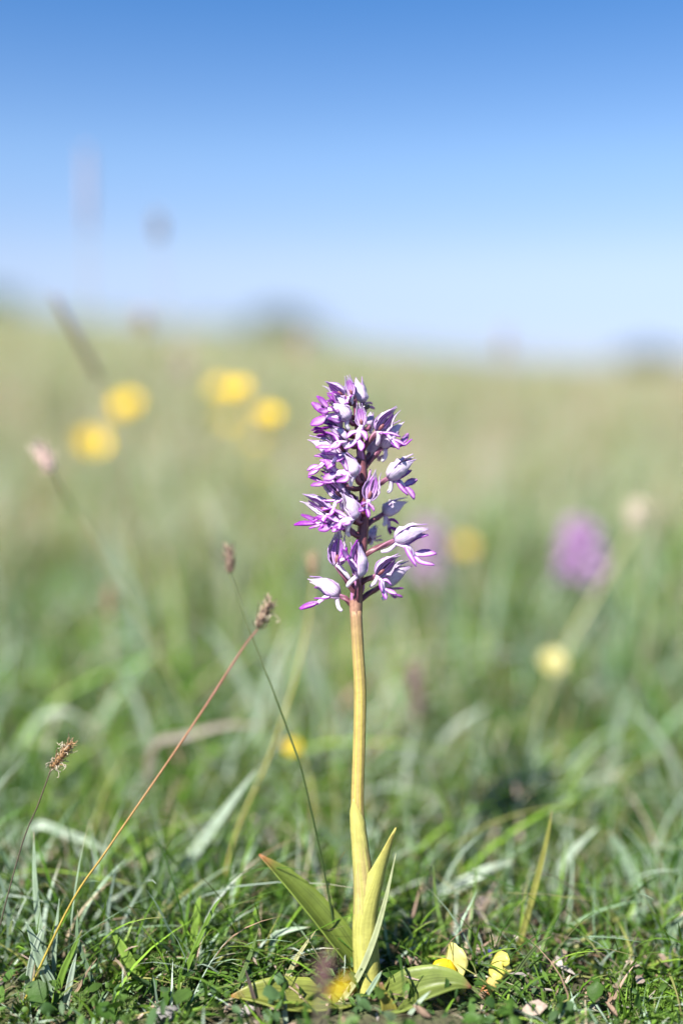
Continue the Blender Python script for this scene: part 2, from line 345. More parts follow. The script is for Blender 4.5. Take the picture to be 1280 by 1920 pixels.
stuff('dry_stalks', [stalks(260, 1.5, 4, .10, .20, .0011), stalks(1500, 4, 14, .14, .28, .003), stalks(3500, 12, 90, .18, .34, .012)], M['dry'], 'thin straw-coloured flowering stalks scattered through the meadow', 'dry grass')

# litter, herbs, moss near the camera
def scraps(n, r0, r1, size, cols, flat=.35, z0=.001, z1=.012, margin=1.3, cen=None, spread=None, asp=(1.5, 4)):
    if cen is None:
        r = RNG.uniform(r0, r1, n); d = r * D0; x = RNG.uniform(-1, 1, n) * 640 * K * d * margin; y = d * math.cos(PITCH)
    else:
        x = cen[0] + RNG.normal(0, spread[0], n); y = cen[1] + RNG.normal(0, spread[1], n)
    z = terrain(x, y) + RNG.uniform(z0, z1, n)
    L = RNG.uniform(*size, n); W = L / RNG.uniform(*asp, n)
    a = RNG.uniform(0, 2 * math.pi, n); tilt = RNG.normal(0, flat, n); roll = RNG.normal(0, flat * 1.6, n)
    ux = np.stack([np.cos(a) * np.cos(tilt), np.sin(a) * np.cos(tilt), np.sin(tilt)], 1)
    vx = np.stack([-np.sin(a) * np.cos(roll), np.cos(a) * np.cos(roll), np.sin(roll)], 1); wx = np.cross(ux, vx)
    cen_ = np.stack([x, y, z], 1)
    prof = [(-.5, .15, 0), (-.2, .9, .1), (.15, 1, .14), (.5, .08, .02)]
    V = np.empty((n, 4, 3, 3))
    curl = RNG.uniform(-.25, .35, n)
    for i, (u, w, b) in enumerate(prof):
        for j, q in enumerate((-1, 0, 1)):
            V[:, i, j] = cen_ + ux * (L * u)[:, None] + vx * (W * .5 * w * q)[:, None] + wx * (L * b * .5 + W * curl * q * q)[:, None]
    base = (np.arange(n) * 12)[:, None]; qd = np.array([[i * 3 + j, i * 3 + j + 1, i * 3 + j + 4, i * 3 + j + 3] for i in range(3) for j in range(2)])
    Fq = (base[:, :, None] + qd[None]).reshape(-1, 4)
    col = np.array(cols)[RNG.integers(0, len(cols), n)] * RNG.uniform(.75, 1.2, (n, 1))
    return V.reshape(-1, 3), Fq, np.repeat(col, 12, 0)
LIT = [(.30, .22, .17), (.26, .18, .13), (.36, .28, .23), (.18, .12, .08), (.36, .32, .29), (.22, .16, .11)]
stuff('leaf_litter', [scraps(1500, .8, 1.7, (.002, .008), LIT, .5, 0, .006), scraps(420, 0, 0, (.003, .010), LIT, .7, 0, .012, cen=(at(1010, 1760, 1.12)[0], at(1010, 1760, 1.12)[1]), spread=(.05, .035)), scraps(700, 1.6, 3.2, (.006, .014), LIT)], M['litter'], 'pinkish brown dead leaf scraps lying between the grass', 'leaf litter')
HERB = [(.055, .12, .02), (.08, .15, .03), (.045, .10, .025), (.10, .18, .04), (.07, .13, .05)]
stuff('low_herbs', [scraps(3600, .8, 1.5, (.002, .0070), HERB, .8, .001, .012, 1.3, asp=(1.3, 2.6)), scraps(420, .83, 1.35, (.005, .010), HERB, .45, .003, .014, 1.3, asp=(1.05, 1.5)), scraps(4500, 1.4, 3.0, (.006, .018), HERB, .5, .003, .024, 1.3, asp=(1.3, 2.6))], M['herb'], 'small low green herb leaves carpeting the turf', 'ground cover')
# moss cushion: many tiny pointed leaflets
mc = [scraps(2200, 0, 0, (.0016, .0032), [(.12, .22, .03), (.16, .28, .04), (.08, .15, .02)], .9, .001, .010, cen=(at(1225, 1890)[0], at(1225, 1890)[1]), spread=(.009, .010), asp=(2, 3.5))]
stuff('moss', mc, M['herb'], 'bright green moss cushions low in the turf', 'moss')
#@@OBJECTS
# ------------------------------------------------------------------ the orchid in focus
LILAC = np.array([.62, .52, .70]); PALE = np.array([.84, .79, .86]); MAG = np.array([.37, .03, .49]); DEEP = np.array([.20, .02, .27]); PINK = np.array([.54, .25, .59])
WINE = np.array([.13, .045, .055]); ROSE = np.array([.30, .10, .16]); YSTEM = np.array([.46, .385, .085]); GSTEM = np.array([.44, .42, .12])
def mixc(a, b, t): return np.asarray(a) * (1 - t) + np.asarray(b) * t
def build_flower(parent, A, B, T, L, S=None, open_=125, wide=.27, deep=.35, sag=6, seed=0, face=0.0):
    """A where the ovary leaves the axis, B its end at the hood, T hood tip, L lip end, S spur end"""
    rs = random.Random(seed); A, B, T, L = [np.asarray(q, float) for q in (A, B, T, L)]
    a = T - B; Ln = np.linalg.norm(a); a = a / Ln
    f = nrm(L - B) + face * np.array([0, -1.0, 0]); f = f - a * f.dot(a)
    f = nrm(f) if np.linalg.norm(f) > .05 else nrm(np.cross(a, [1, 0, 0]))
    sd = np.cross(a, f)
    # ovary: twisted, ridged stalk
    mid = (A + B) / 2 + Z * (-sag * MPP) * (1 if B[2] < A[2] + .004 else -.4) + (B - A) * .05
    g = G(); ocol = np.array([mixc(WINE, ROSE, rs.random() * .5), mixc(WINE, ROSE, .25 + rs.random() * .6), mixc(ROSE, PINK, .25)])
    g.tube([A, mid, B + a * Ln * .03], [.00085, .0011, .0011, .0008], ocol, 12, 12, True, 3, .2, 3.6, band=WINE * .7)
    g.blob(B + a * Ln * .20 + f * Ln * .01, (a * Ln * .13, f * Ln * .06, sd * Ln * .07), (.20, .07, .08), 5, 6)      # column with its anther
    fl = obj('flower', g, M['ovary'], parent, B)
    def hood(th0, th1, tipoff, nm='sepal', rmul=1.0, ln=1.0, col0=PALE, mats=('sepal_out', 'sepal_in')):
        n, m = 12, 7; V = []; U = []; cc = []
        cen = (th0 + th1) / 2; hw = (th1 - th0) / 2
        for i in range(n):
            u = i / (n - 1)
            r = np.interp(u, [0, .07, .2, .36, .55, .74, .88, 1], [.22, .62, .95, 1.0, .80, .44, .22, .11]) * wide * .84 * Ln * rmul
            k = np.interp(u, [0, .3, .6, .85, 1], [1, 1, .92, .62, .12])
            for j in range(m):
                q = -1 + 2 * j / (m - 1); th = math.radians(cen + hw * k * q)
                lip_ = .05 * Ln * (abs(q) ** 3) * math.sin(u * math.pi)
                r = r * (1 + .07 * math.sin(u * 9 + seed + cen) * math.cos(q * 2.3 + seed) + .09 * rs.uniform(-1, 1) * math.sin(u * math.pi))
                p = B + a * (Ln * ln * u) + (r + lip_ * .9) * (-f * math.cos(th) + sd * math.sin(th)) + tipoff * 1.5 * (u ** 3) * Ln - f * (Ln * .05 * math.sin(u * 3.1))
                V.append(p); U.append((j / (m - 1), u))
                e = abs(q) ** 2 * .35 + .40 * (1 - u) ** 3 + .25 * u ** 3
                cc.append(mixc(col0, PINK if rs.random() < .3 else LILAC, min(1, e + rs.random() * .2)))
        Fc = [(i * m + j, (i + 1) * m + j, (i + 1) * m + j + 1, i * m + j + 1) for i in range(n - 1) for j in range(m - 1)]
        return obj(nm, G().add(V, Fc, np.array(cc), U), [M[q] for q in mats], fl, B, solid=.0003)
    j = lambda s: rs.uniform(-s, s)
    hood(-52, 52, -f * .03 + sd * j(.04))
    hood(38, open_, sd * (.07 + j(.03)) + f * .04, rmul=.91, ln=.97 + j(.04))
    hood(-open_, -38, -sd * (.07 + j(.03)) + f * .04, rmul=.91, ln=.97 + j(.04))
    for sg in (-1, 1):                                # two narrow inner petals under the hood
        g = G(); p0 = B + a * Ln * .08
        g.ribbon([p0 + sd * sg * wide * Ln * .2, p0 + a * Ln * .36 + sd * sg * wide * Ln * .36 - f * wide * Ln * .25, p0 + a * Ln * .68 + sd * sg * wide * Ln * .14 - f * wide * Ln * .15],
                 [.0012, .0022, .0018, .0005], f, MAG, 8, 3, .1, colf=lambda q, t: mixc(LILAC, MAG, .25 + .55 * t))
        obj('petal', g, M['petal_in'], fl, B)
    # lip: trunk, two arms, two legs, a small tooth
    B0 = B + f * wide * Ln * .22 + a * Ln * .03; l = L - B0; Ll = np.linalg.norm(l); l = l / Ll
    out_ = B - A; out_[2] = 0; n_ = nrm(a - l * a.dot(l)) + .6 * nrm(out_) + np.array([rs.uniform(-.3, .3), -.75 if B[1] < A[1] + .004 else .5, 0])
    n_ = n_ - l * n_.dot(l); n_ = nrm(n_) if np.linalg.norm(n_) > .05 else nrm(f); ls = np.cross(l, n_)
    dk = np.clip(deep, 0, 1); g = G()
    def lobe(p0, p1, p2, w, dark, cupv=None):
        cf = lambda q, t: mixc(mixc(PALE * 1.05, PINK, .10 + .30 * t + dark * .25), mixc(MAG, DEEP, dark * .6), min(1, max(0, dark - .30) * 1.15 + (abs(q) ** 2) * .85 + (t ** 4) * .45))
        g.ribbon([p0, p1, p2], w, n_, None, 9, 5, (.16 + j(.16)) if cupv is None else cupv, cf)
    tr = B0 + l * Ll * .58 - n_ * Ll * .05
    g.ribbon([B0, B0 + l * Ll * .30 + n_ * Ll * .09, tr], [.16 * Ll, .24 * Ll, .22 * Ll, .20 * Ll], n_, None, 8, 5, -.14,
             lambda q, t: MAG * .8 if rs.random() < .2 else mixc(PALE * 1.12, PINK, abs(q) ** 3 * .7 + dk * .2))
    for sg in (-1, 1):
        st = B0 + l * Ll * .24 + ls * sg * Ll * .07 + n_ * Ll * .06
        c1 = j(.14); up_ = j(.22)
        lobe(st, st + l * Ll * (.14 + c1) + ls * sg * Ll * .20 + n_ * Ll * (.06 + up_ * .4), st + l * Ll * (.40 + c1) + ls * sg * Ll * (.34 + j(.10)) + n_ * Ll * (.14 + up_), [.10 * Ll, .14 * Ll, .18 * Ll, .16 * Ll, .03 * Ll], dk)
        st = tr + ls * sg * Ll * .05; up_ = j(.2)
        lobe(st, st + l * Ll * .17 + ls * sg * Ll * .15 + n_ * Ll * up_ * .3, st + l * Ll * (.40 + j(.05)) + ls * sg * Ll * (.27 + j(.07)) + n_ * Ll * (.05 + up_), [.14 * Ll, .20 * Ll, .26 * Ll, .24 * Ll, .06 * Ll], dk)
    lobe(tr, tr + l * Ll * .08 - n_ * Ll * .02, tr + l * Ll * .18 - n_ * Ll * .06, [.06 * Ll, .05 * Ll, .01 * Ll], 1)
    obj('lip', g, [M['lip'], M['lip']], fl, B, solid=.00035)
    # spur
    S = np.asarray(S, float) if S is not None else B - Z * Ln * .42 - f * Ln * .02 + a * Ln * .02
    g = G(); s0 = B + f * wide * Ln * .25 + a * Ln * .06
    g.tube([s0, s0 * .45 + S * .55 + f * Ln * .07, S], [.0011, .0009, .0009, .0007], np.array([LILAC, PALE, PALE]), 8, 7)
    obj('spur', g, M['lip'], fl, B)
    return fl

base = on_ground(at(690, 1888), .006)
orchid = tag(empty('orchid', base), 'tall sharp orchid with lilac hooded flowers on a thick yellow-green stem', 'orchid')
axis_px = [(672, 1560, 0), (670, 1500, 0), (673, 1400, 0), (675, 1300, 0), (671, 1220, 0), (667, 1145, 0)]
spts = [base, at(684, 1760), at(682, 1660)] + [at(x, y, 1, z) for x, y, z in axis_px]
g = G(); g.tube(spts, [.0050, .0050, .0043, .0032, .0027, .0026, .0025, .0024, .0024], np.array([GSTEM, GSTEM, GSTEM, GSTEM, YSTEM, YSTEM, YSTEM * .95, mixc(YSTEM, ROSE, .22), mixc(YSTEM, ROSE, .62)]), 60, 24, True, 8, .04, .8, band=np.array([.36, .25, .12]))
stem = obj('stem', g, M['stem'], orchid)
rach = [(668, 1166), (667, 1140), (671, 1085), (679, 1010), (682, 940), (678, 870), (672, 805), (665, 752), (660, 738)]
g = G(); g.tube([at(x, y, 1, 0) for x, y in rach], [.0019, .00255, .0024, .0022, .0020, .0018, .0014, .001, .0006], np.array([mixc(YSTEM, ROSE, .62), mixc(YSTEM * .75, ROSE, .6), WINE * 1.35, WINE * 1.5, WINE * 1.3, WINE * 1.5, ROSE * .8, ROSE]), 44, 10, True, 5, .12, 2.5)
obj('flower_axis', g, M['ovary'], orchid)
def rx(y): return float(np.interp(y, [p[1] for p in rach][::-1], [p[0] for p in rach][::-1]))
# (axis y, base x,y,z, tip x,y,z, lip x,y,z, spur or None, opening, width, depth of colour)
FACE = {0: 1.6, 1: .8, 4: 1.6, 8: 1.0, 10: 1.6, 13: 1.8, 14: 1.2, 15: .9, 20: 1.8, 23: 1.6}
FL = [
 (748, 660, 743, 6, 650, 703, 8, 640, 762, 26, None, 108, .28, .35),
 (756, 645, 742, 10, 608, 717, 16, 606, 756, 30, None, 112, .30, .45),
 (770, 681, 755, -22, 670, 707, -26, 692, 768, -50, None, 140, .30, .5),
 (790, 655, 786, 22, 620, 752, 30, 584, 772, 36, None, 150, .36, .55),
 (812, 678, 800, 24, 673, 755, 26, 664, 845, 38, None, 105, .29, .30),
 (818, 640, 803, 8, 603, 778, 2, 586, 800, 20, None, 130, .32, .85),
 (834, 640, 825, -10, 602, 838, -18, 590, 812, -22, None, 150, .30, .95),
 (872, 632, 858, 8, 577, 820, 8, 572, 884, 6, None, 140, .28, .45),
 (862, 648, 850, 22, 614, 805, 26, 606, 876, 40, None, 112, .29, .35),
 (905, 668, 892, 34, 646, 850, 42, 604, 880, 48, (658, 912, 34), 150, .33, .35),
 (850, 706, 810, 10, 746, 764, 14, 756, 832, 30, None, 108, .30, .35),
 (884, 716, 840, -14, 754, 790, -22, 772, 826, -20, None, 140, .30, .45),
 (928, 727, 898, 2, 778, 855, 2, 782, 916, -16, None, 150, .29, .5),
 (972, 690, 940, 24, 706, 880, 26, 682, 964, 46, None, 108, .29, .5),
 (940, 644, 934, 16, 598, 894, 18, 610, 962, 34, None, 110, .29, .35),
 (985, 620, 962, 18, 564, 930, 16, 590, 996, 36, None, 112, .29, .5),
 (1000, 640, 988, 4, 598, 966, -8, 560, 968, -4, None, 150, .34, .8),
 (975, 668, 972, 34, 642, 922, 40, 616, 984, 50, (652, 996, 30), 150, .31, .30),
 (992, 718, 964, -34, 764, 936, -46, 738, 1004, -44, None, 150, .30, .95),
 (1046, 739, 1014, 4, 803, 987, 2, 808, 1056, -2, (714, 1034, 2), 150, .27, .35),
 (1118, 630, 1062, 22, 638, 994, 16, 654, 1036, 46, (656, 1086, 26), 98, .31, .5),
 (1136, 673, 1084, 30, 666, 1014, 30, 652, 1022, 46, (651, 1100, 30), 150, .26, .5),
 (1142, 637, 1116, -8, 578, 1084, -12, 562, 1134, 2, (641, 1146, -4), 150, .28, .55),
 (1098, 705, 1080, 12, 751, 1041, 14, 732, 1122, 30, (694, 1100, 8), 106, .30, .15),
 (1132, 716, 1098, -22, 770, 1056, -32, 748, 1124, -34, None, 150, .28, .6),
 (880, 692, 850, -34, 716, 812, -48, 722, 862, -52, None, 150, .30, .5),
 (960, 655, 925, -30, 624, 900, -44, 628, 940, -50, None, 150, .30, .6),
 (1010, 694, 1010, -40, 706, 985, -50, 712, 1014, -58, None, 150, .30, .3),
 (835, 650, 826, 30, 622, 800, 34, 600, 846, 50, None, 125, .27, .5),
 (780, 648, 772, 26, 626, 738, 30, 592, 760, 44, None, 130, .28, .7),
 (915, 640, 905, 8, 604, 872, 10, 580, 900, 26, None, 130, .27, .6),
 (1005, 655, 990, 20, 628, 962, 24, 596, 976, 40, None, 140, .27, .6),
 (800, 694, 800, -26, 696, 772, -36, 700, 806, -44, None, 150, .30, .6),
]
for i, (ya, bx, by, bz, tx, ty, tz, lx, ly, lz, sp, op, wd, dp) in enumerate(FL):
    build_flower(orchid, at(rx(ya), ya, 1, 3 if bz > 0 else -3), at(bx, by, 1, bz), at(tx, ty, 1, tz), at(lx, ly, 1, lz), at(*sp[:2], 1, sp[2]) if sp else None, op, wd, dp, seed=i * 7 + 3, face=FACE.get(i, 0))
for ya, dx, dz, ln in [(1140, -6, 8, 44), (1128, 2, 12, 60), (1060, 3, 12, 40), (990, -10, 10, 60), (935, 12, 10, 55), (870, -4, 12, 50), (1120, 12, 4, 34), (820, 6, 8, 36), (900, -12, 8, 44)]:
    g = G(); p = at(rx(ya), ya, 1, dz * .4); g.ribbon([p, at(rx(ya) + dx * .8, ya - ln * .5, 1, dz), at(rx(ya) + dx, ya - ln, 1, dz * 1.1)], [.0026, .0028, .0018, .0003], np.array([0, -1, .2]), None, 8, 5, -.25, lambda q, t: mixc(ROSE, PINK, .2 + .5 * abs(q)))
    obj('bract', g, M['ovary'], orchid, solid=.0002)
# sheathing leaves round the lower stem
def sheath(y0, y1, tip, rad0, rad1, col, gap=60, turn=0, nm='sheath_leaf'):
    n, m = 26, 13; V = []; U = []; cc = []
    for i in range(n):
        u = i / (n - 1); yy = y0 + (y1 - y0) * u
        cx = float(np.interp(yy, [1500, 1560, 1660, 1760, 1862], [670, 672, 682, 684, 690]))
        cpt = at(cx, yy); r = rad0 + (rad1 - rad0) * u
        k = np.interp(u, [0, .5, .66, .8, .9, 1], [1, 1, .66, .36, .18, .02])
        for j in range(m):
            q = -1 + 2 * j / (m - 1); th = math.radians(turn + (180 - gap / 2) * k * q)
            p = cpt + r * np.array([math.sin(th), -math.cos(th), 0]) + tip * max(0, (u - .45) / .55) ** 1.6
            V.append(p); U.append((j / (m - 1), u)); cc.append(mixc(col, (.50, .36, .10), max(0, u - .8) * 2.2))
    Fc = [(i * m + j, i * m + j + 1, (i + 1) * m + j + 1, (i + 1) * m + j) for i in range(n - 1) for j in range(m - 1)]
    obj(nm, G().add(V, Fc, np.array(cc), U), M['stem'], orchid, solid=.0006)
sheath(1890, 1545, at(731, 1545) - at(672, 1545), .0056, .0040, np.array([.40, .39, .10]), 50, 34)
sheath(1640, 1493, at(667, 1493) - at(670, 1493), .0037, .00262, np.array([.45, .42, .12]), 30, -20)
def leaf(pts, wid, nv, cup, col, tipc=None, wave=0.0, fold=0.0, nm='leaf', n=26):
    cf = lambda q, t: mixc(mixc(col, np.asarray(col) * 1.35, abs(q) ** 6), tipc if tipc is not None else col, max(0, (t - .86) / .14) if tipc is not None else 0)
    obj(nm, G().ribbon(pts, wid, nv, None, n, 9, cup, cf, wave, fold), M['leaf'], orchid, solid=.0005)
LG = (.13, .18, .03); 
leaf([at(690, 1876, 1, -8), at(664, 1808, 1, -20), at(600, 1720, 1, -34), at(540, 1652, 1, -44), at(486, 1602, 1, -50)], [.006, .0105, .0128, .0112, .0072, .0006], np.array([.75, -.62, .5]), .22, LG, (.40, .16, .07), 0, .05)
leaf([at(684, 1874, 1, 8), at(620, 1884, 1, 34), at(540, 1880, 1, 50), at(480, 1872, 1, 56), at(433, 1868, 1, 58)], [.006, .013, .0155, .0135, .008, .0008], np.array([.1, -.35, 1]), .05, (.21, .24, .05), (.36, .19, .06), .06, .40)
leaf([at(700, 1878, 1, 8), at(742, 1882, 1, 36), at(800, 1856, 1, 52), at(850, 1846, 1, 56), at(884, 1852, 1, 58)], [.006, .0145, .0165, .013, .0068, .0006], np.array([.05, -.45, 1]), .05, (.17, .22, .05), (.22, .06, .06), .03, .38)
leaf([at(712, 1915, 1, 40), at(730, 1925, 1, 56), at(728, 1890, 1, 66), at(719, 1866, 1, 68), at(714, 1842, 1, 66)], [.007, .0085, .0075, .005, .0026, .001], np.array([.2, -1, .1]), .2, (.25, .23, .05), (.26, .12, .09), .04)

# small black beetle on the topmost flowers
bt = tag(empty('beetle', at(684, 764, 1, -6)), 'tiny black beetle clinging under a top flower of the orchid', 'beetle')
c = at(684, 764, 1, -6); g = G(); g.blob(c, ((.0021, 0, .0004), (0, .0013, 0), (0, 0, .0013)), (.012, .012, .014), 7, 9); obj('body', g, M['black'], bt)
g = G(); g.blob(c + np.array([-.0021, 0, .0002]), ((.0009, 0, 0), (0, .0008, 0), (0, 0, .0008)), (.01, .01, .012), 5, 7); obj('head', g, M['black'], bt)
for k in range(6):
    sx, sg = (k // 2 - 1) * .0011, (-1) ** k; g = G(); g.tube([c + np.array([sx, 0, 0]), c + np.array([sx * 1.4, sg * .0014, .0006]), c + np.array([sx * 1.8, sg * .0018, .0019])], [.0002, .00015, .0001], (.01, .01, .01), 6, 5); obj('leg', g, M['black'], bt)

# ------------------------------------------------------------------ grass seed heads on stalks
def seed_head(g, p0, p1, rad, col, n=46, fluff=.5, core=True, thread=0, rs=None):
    rs = rs or random.Random(1); ax = p1 - p0; Ln = np.linalg.norm(ax); a = ax / Ln; s1 = nrm(np.cross(a, [0.2, 1, .1])); s2 = np.cross(a, s1)
    if core: g.blob(p0 + ax * .48, (ax * .46, s1 * rad * .62, s2 * rad * .62), np.asarray(col) * .75, 8, 8, .08)
    for i in range(n):
        u = (i + .5) / n * .95; th = i * 2.399; r = rad * .55 * math.sin(math.pi * min(.98, .12 + u * .86)) ** .6
        d = s1 * math.cos(th) + s2 * math.sin(th); b = p0 + ax * u + d * r * .7
        l = rad * rs.uniform(.8, 1.5); c_ = np.asarray(col) * rs.uniform(.6, 1.45)
        tip = b + a * l * .8 + d * l * (.35 + fluff * rs.random()); md = (b + tip) / 2 + d * l * .18
        g.ribbon([b, md, tip], [rad * .28, rad * .38, rad * .05], d, None, 4, 3, .2, lambda q, t, c_=c_: mixc(c_, (.5, .42, .30), t * .5))
    for i in range(thread):
        u = rs.random(); th = rs.random() * 6.28; d = s1 * math.cos(th) + s2 * math.sin(th); b = p0 + ax * u + d * rad * .4
        g.tube([b, b + d * rad * rs.uniform(.5, 1.3) + a * rad * rs.uniform(-.4, .6), b + d * rad * rs.uniform(.8, 2) + a * rad * rs.uniform(-.8, .8), b + d * rad * rs.uniform(.6, 1.8) - a * rad * rs.uniform(-.6, .9)], rad * .06, (.55, .47, .36), 8, 4)
def stalk(label, head, stempts, root, rad, srad, hcol, scol, n=46, fluff=.5, thread=0, seed=1, name='grass_stalk', cat='grass stalk', group='seed heads on thin stalks', hn='seed_head'):
    root = on_ground(root); e = tag(empty(name, root), label, cat, group)
    pts = [root] + stempts + [head[0]]
    g = G(); g.tube(pts, [srad * 1.2, srad, srad, srad * .85], np.asarray(scol), 34, 7); obj('stem', g, M['stem'], e)
    g = G(); seed_head(g, head[0], head[1], rad, hcol, n, fluff, True, thread, random.Random(seed)); obj(hn, g, M['head'], e)
    return e
BRN = (.26, .17, .10)
stalk('dry brown ragged seed head on a dark thin curved stalk beside short blue-green blades', (at(96, 1443), at(138, 1388)), [at(35, 1606), at(72, 1508)], at(-42, 1865), .0022, .00030, (.36, .21, .10), [(.10, .09, .06), (.10, .07, .05)], 70, .8, 26, 3)
stalk('brown seed head on a long straight slanting stalk turning from yellow to rose', (at(483, 1180, 1.06), at(507, 1124, 1.06)), [at(130, 1700, .995), at(200, 1595, 1.0), at(300, 1450, 1.02), at(380, 1332, 1.04), at(455, 1216, 1.055)], at(30, 1870, .99), .0033, .00045, (.30, .21, .15), [(.36, .30, .05), (.38, .27, .06), (.36, .19, .09), (.32, .13, .10), (.26, .11, .09)], 46, .5, 6, 5)
stalk('small dark brown seed head on a thin dark green stalk crossing the rose-coloured one', (at(432, 1076, 1.09), at(429, 1022, 1.10)), [at(618, 1690, 1.02), at(572, 1470, 1.015), at(545, 1385, 1.02), at(510, 1290, 1.03), at(465, 1172, 1.065)], at(640, 1830, 1.02), .0030, .00042, (.24, .16, .12), [(.04, .07, .02), (.045, .075, .02), (.07, .09, .03)], 40, .4, 0, 7)
stalk('pale tan seed head on a yellowish stalk just behind the lowest orchid flowers', (at(588, 1082, 1.27), at(585, 1036, 1.27)), [at(440, 1570, 1.15), at(500, 1430, 1.18), at(542, 1310, 1.22), at(575, 1180, 1.26)], at(398, 1690, 1.12), .0036, .00055, (.52, .38, .24), [(.36, .33, .09), (.38, .33, .10)], 36, .4, 0, 9)
stalk('pinkish white seed head on a stalk leaning past the yellow buttercups', (at(99, 886, 1.25), at(73, 838, 1.25)), [at(350, 1330, 1.36), at(262, 1160, 1.38), at(190, 1042, 1.38), at(132, 945, 1.38)], at(430, 1500, 1.36), .0050, .0007, (.96, .74, .66), [(.22, .25, .10), (.26, .25, .12)], 36, .4, 0, 11)
stalk('blurred rosy tan seed head on an upright stalk over the green grass', (at(207, 1155, 1.6), at(204, 1098, 1.6)), [at(214, 1300, 1.6)], ground_at(220, 1.6), .0038, .0009, (.50, .34, .25), [(.26, .26, .12), (.34, .26, .15)], 30, .4, 0, 13)
stalk('pale tan seed head on a long slanting stalk beside the blurred purple orchid', (at(1186, 995, 1.75), at(1192, 942, 1.75)), [at(985, 1370, 1.68), at(1060, 1215, 1.7), at(1120, 1110, 1.72)], ground_at(900, 1.66), .0070, .0013, (.78, .68, .55), [(.40, .40, .18), (.44, .42, .22)], 30, .4, 0, 15)
stalk('tall dark brown plantain spike leaning against the sky over the buttercups', (at(190, 716, 1.6), at(98, 548, 1.55)), [at(300, 1230, 1.5), at(262, 1040, 1.5), at(218, 840, 1.5)], ground_at(330, 1.5), .0036, .0009, (.34, .24, .19), [(.20, .22, .10), (.20, .17, .11)], 90, .15, 0, 17, 'plantain', 'plantain', None, 'flower_spike')
stalk('tallest pale lilac flower spike standing high against the sky', (at(165, 440, 2.3), at(162, 268, 2.3)), [at(178, 800, 2.3), at(168, 560, 2.3)], ground_at(185, 2.3), .0060, .0012, (.56, .50, .58), [(.30, .30, .18), (.36, .32, .28)], 60, .3, 0, 19, 'tall_flower_stalk', 'flower stalk', None, 'flower_spike')
stalk('round grey seed head on a tall thin stalk alone against the sky', (at(299, 452, 2.1), at(295, 404, 2.1)), [at(335, 760, 2.1), at(316, 590, 2.1)], ground_at(350, 2.1), .0068, .0008, (.34, .30, .30), [(.30, .30, .18), (.34, .32, .28)], 30, .2, 0, 21)
stalk('small tan seed head just breaking the skyline', (at(272, 622, 2.2), at(268, 590, 2.2)), [at(290, 900, 2.2)], ground_at(300, 2.2), .0085, .0011, (.42, .30, .20), [(.30, .30, .18)], 24, .2, 0, 23)
stalk('pale beige seed head below the skyline above the paired buttercups', (at(346, 715, 2.4), at(342, 660, 2.4)), [at(370, 950, 2.4)], ground_at(390, 2.4), .0095, .0014, (.56, .46, .38), [(.36, .34, .2)], 24, .2, 0, 25)
stalk('pinkish tan seed head at the skyline close to the orchid top', (at(566, 680, 2.6), at(562, 630, 2.6)), [at(575, 930, 2.6)], ground_at(585, 2.6), .0085, .0012, (.56, .40, .30), [(.36, .34, .2)], 24, .2, 0, 27)
stalk('dark grey brown seed head above the skyline over open meadow', (at(946, 672, 2.6), at(944, 615, 2.6)), [at(960, 950, 2.6)], ground_at(970, 2.6), .0070, .0010, (.40, .34, .32), [(.34, .32, .2)], 24, .2, 0, 29)
stalk('mauve grey feathery grass head low behind the orchid leaf', (at(540, 1612, 1.24), at(478, 1532, 1.24)), [at(572, 1652, 1.24)], ground_at(600, 1.24), .0030, .0007, (.30, .22, .22), [(.26, .26, .12)], 40, .6, 0, 31)
stalk('upright pale stalk with a small tan head close beside the slanting stalk', (at(1214, 985, 1.9), at(1216, 945, 1.9)), [at(1204, 1200, 1.9)], ground_at(1195, 1.9), .0040, .0010, (.50, .42, .32), [(.42, .44, .26)], 24, .3, 0, 33)

# ------------------------------------------------------------------ buttercups and other yellow flowers
def buttercup(px, py, r, dia, label, col=(.90, .66, .012), seed=0, lean=0, root_px=None):
    rs = random.Random(seed); c_ = at(px, py, r); root = ground_at(root_px if root_px else px + lean, r)
    e = tag(empty('buttercup', root), label, 'buttercup', 'yellow buttercups in the meadow'); n = nrm(np.array([rs.uniform(-.3, .3), -.55, .75]))
    s1 = nrm(np.cross(n, [1, .2, 0])); s2 = np.cross(n, s1); R = dia / 2
    g = G(); g.tube([root, (root + c_) / 2 + np.array([rs.uniform(-.012, .012), 0, 0]), c_ - n * R * .3], [.0009, .0008, .0007], (.22, .27, .07), 14, 6); obj('stem', g, M['stem'], e)
    for k in range(5):
        th = 2 * math.pi * k / 5 + rs.uniform(-.1, .1); d = s1 * math.cos(th) + s2 * math.sin(th)
        g = G(); g.ribbon([c_ - n * R * .3, c_ + d * R * .5 - n * R * .12, c_ + d * R * .85 + n * R * .12, c_ + d * R + n * R * .28], [R * .25, R * .95, R * 1.2, R * .7], n, col, 8, 5, .12)
        obj('petal', g, M['yellow'], e, solid=.0003)
    g = G(); g.blob(c_ - n * R * .08, (n * R * .22, s1 * R * .26, s2 * R * .26), (.55, .48, .05), 6, 9, .1)
    for k in range(22):
        th = k * 2.4; q = R * (.2 + .12 * rs.random()); d = s1 * math.cos(th) + s2 * math.sin(th); g.tube([c_ + d * q * .6, c_ + d * q + n * R * .28], R * .03, (.75, .55, .05), 4, 4)
    obj('flower_centre', g, M['yellow'], e)
buttercup(237, 763, 2.5, .031, 'yellow buttercup beside the dark plantain spike, the higher of two', seed=1, lean=10)
buttercup(172, 833, 2.35, .031, 'yellow buttercup beside the dark plantain spike, the lower of two', seed=2, lean=20)
buttercup(447, 731, 2.0, .020, 'small bright buttercup overlapping a paler one', seed=3, lean=-20)
buttercup(411, 728, 2.6, .020, 'paler buttercup half hidden by the small bright one', seed=4, lean=10)
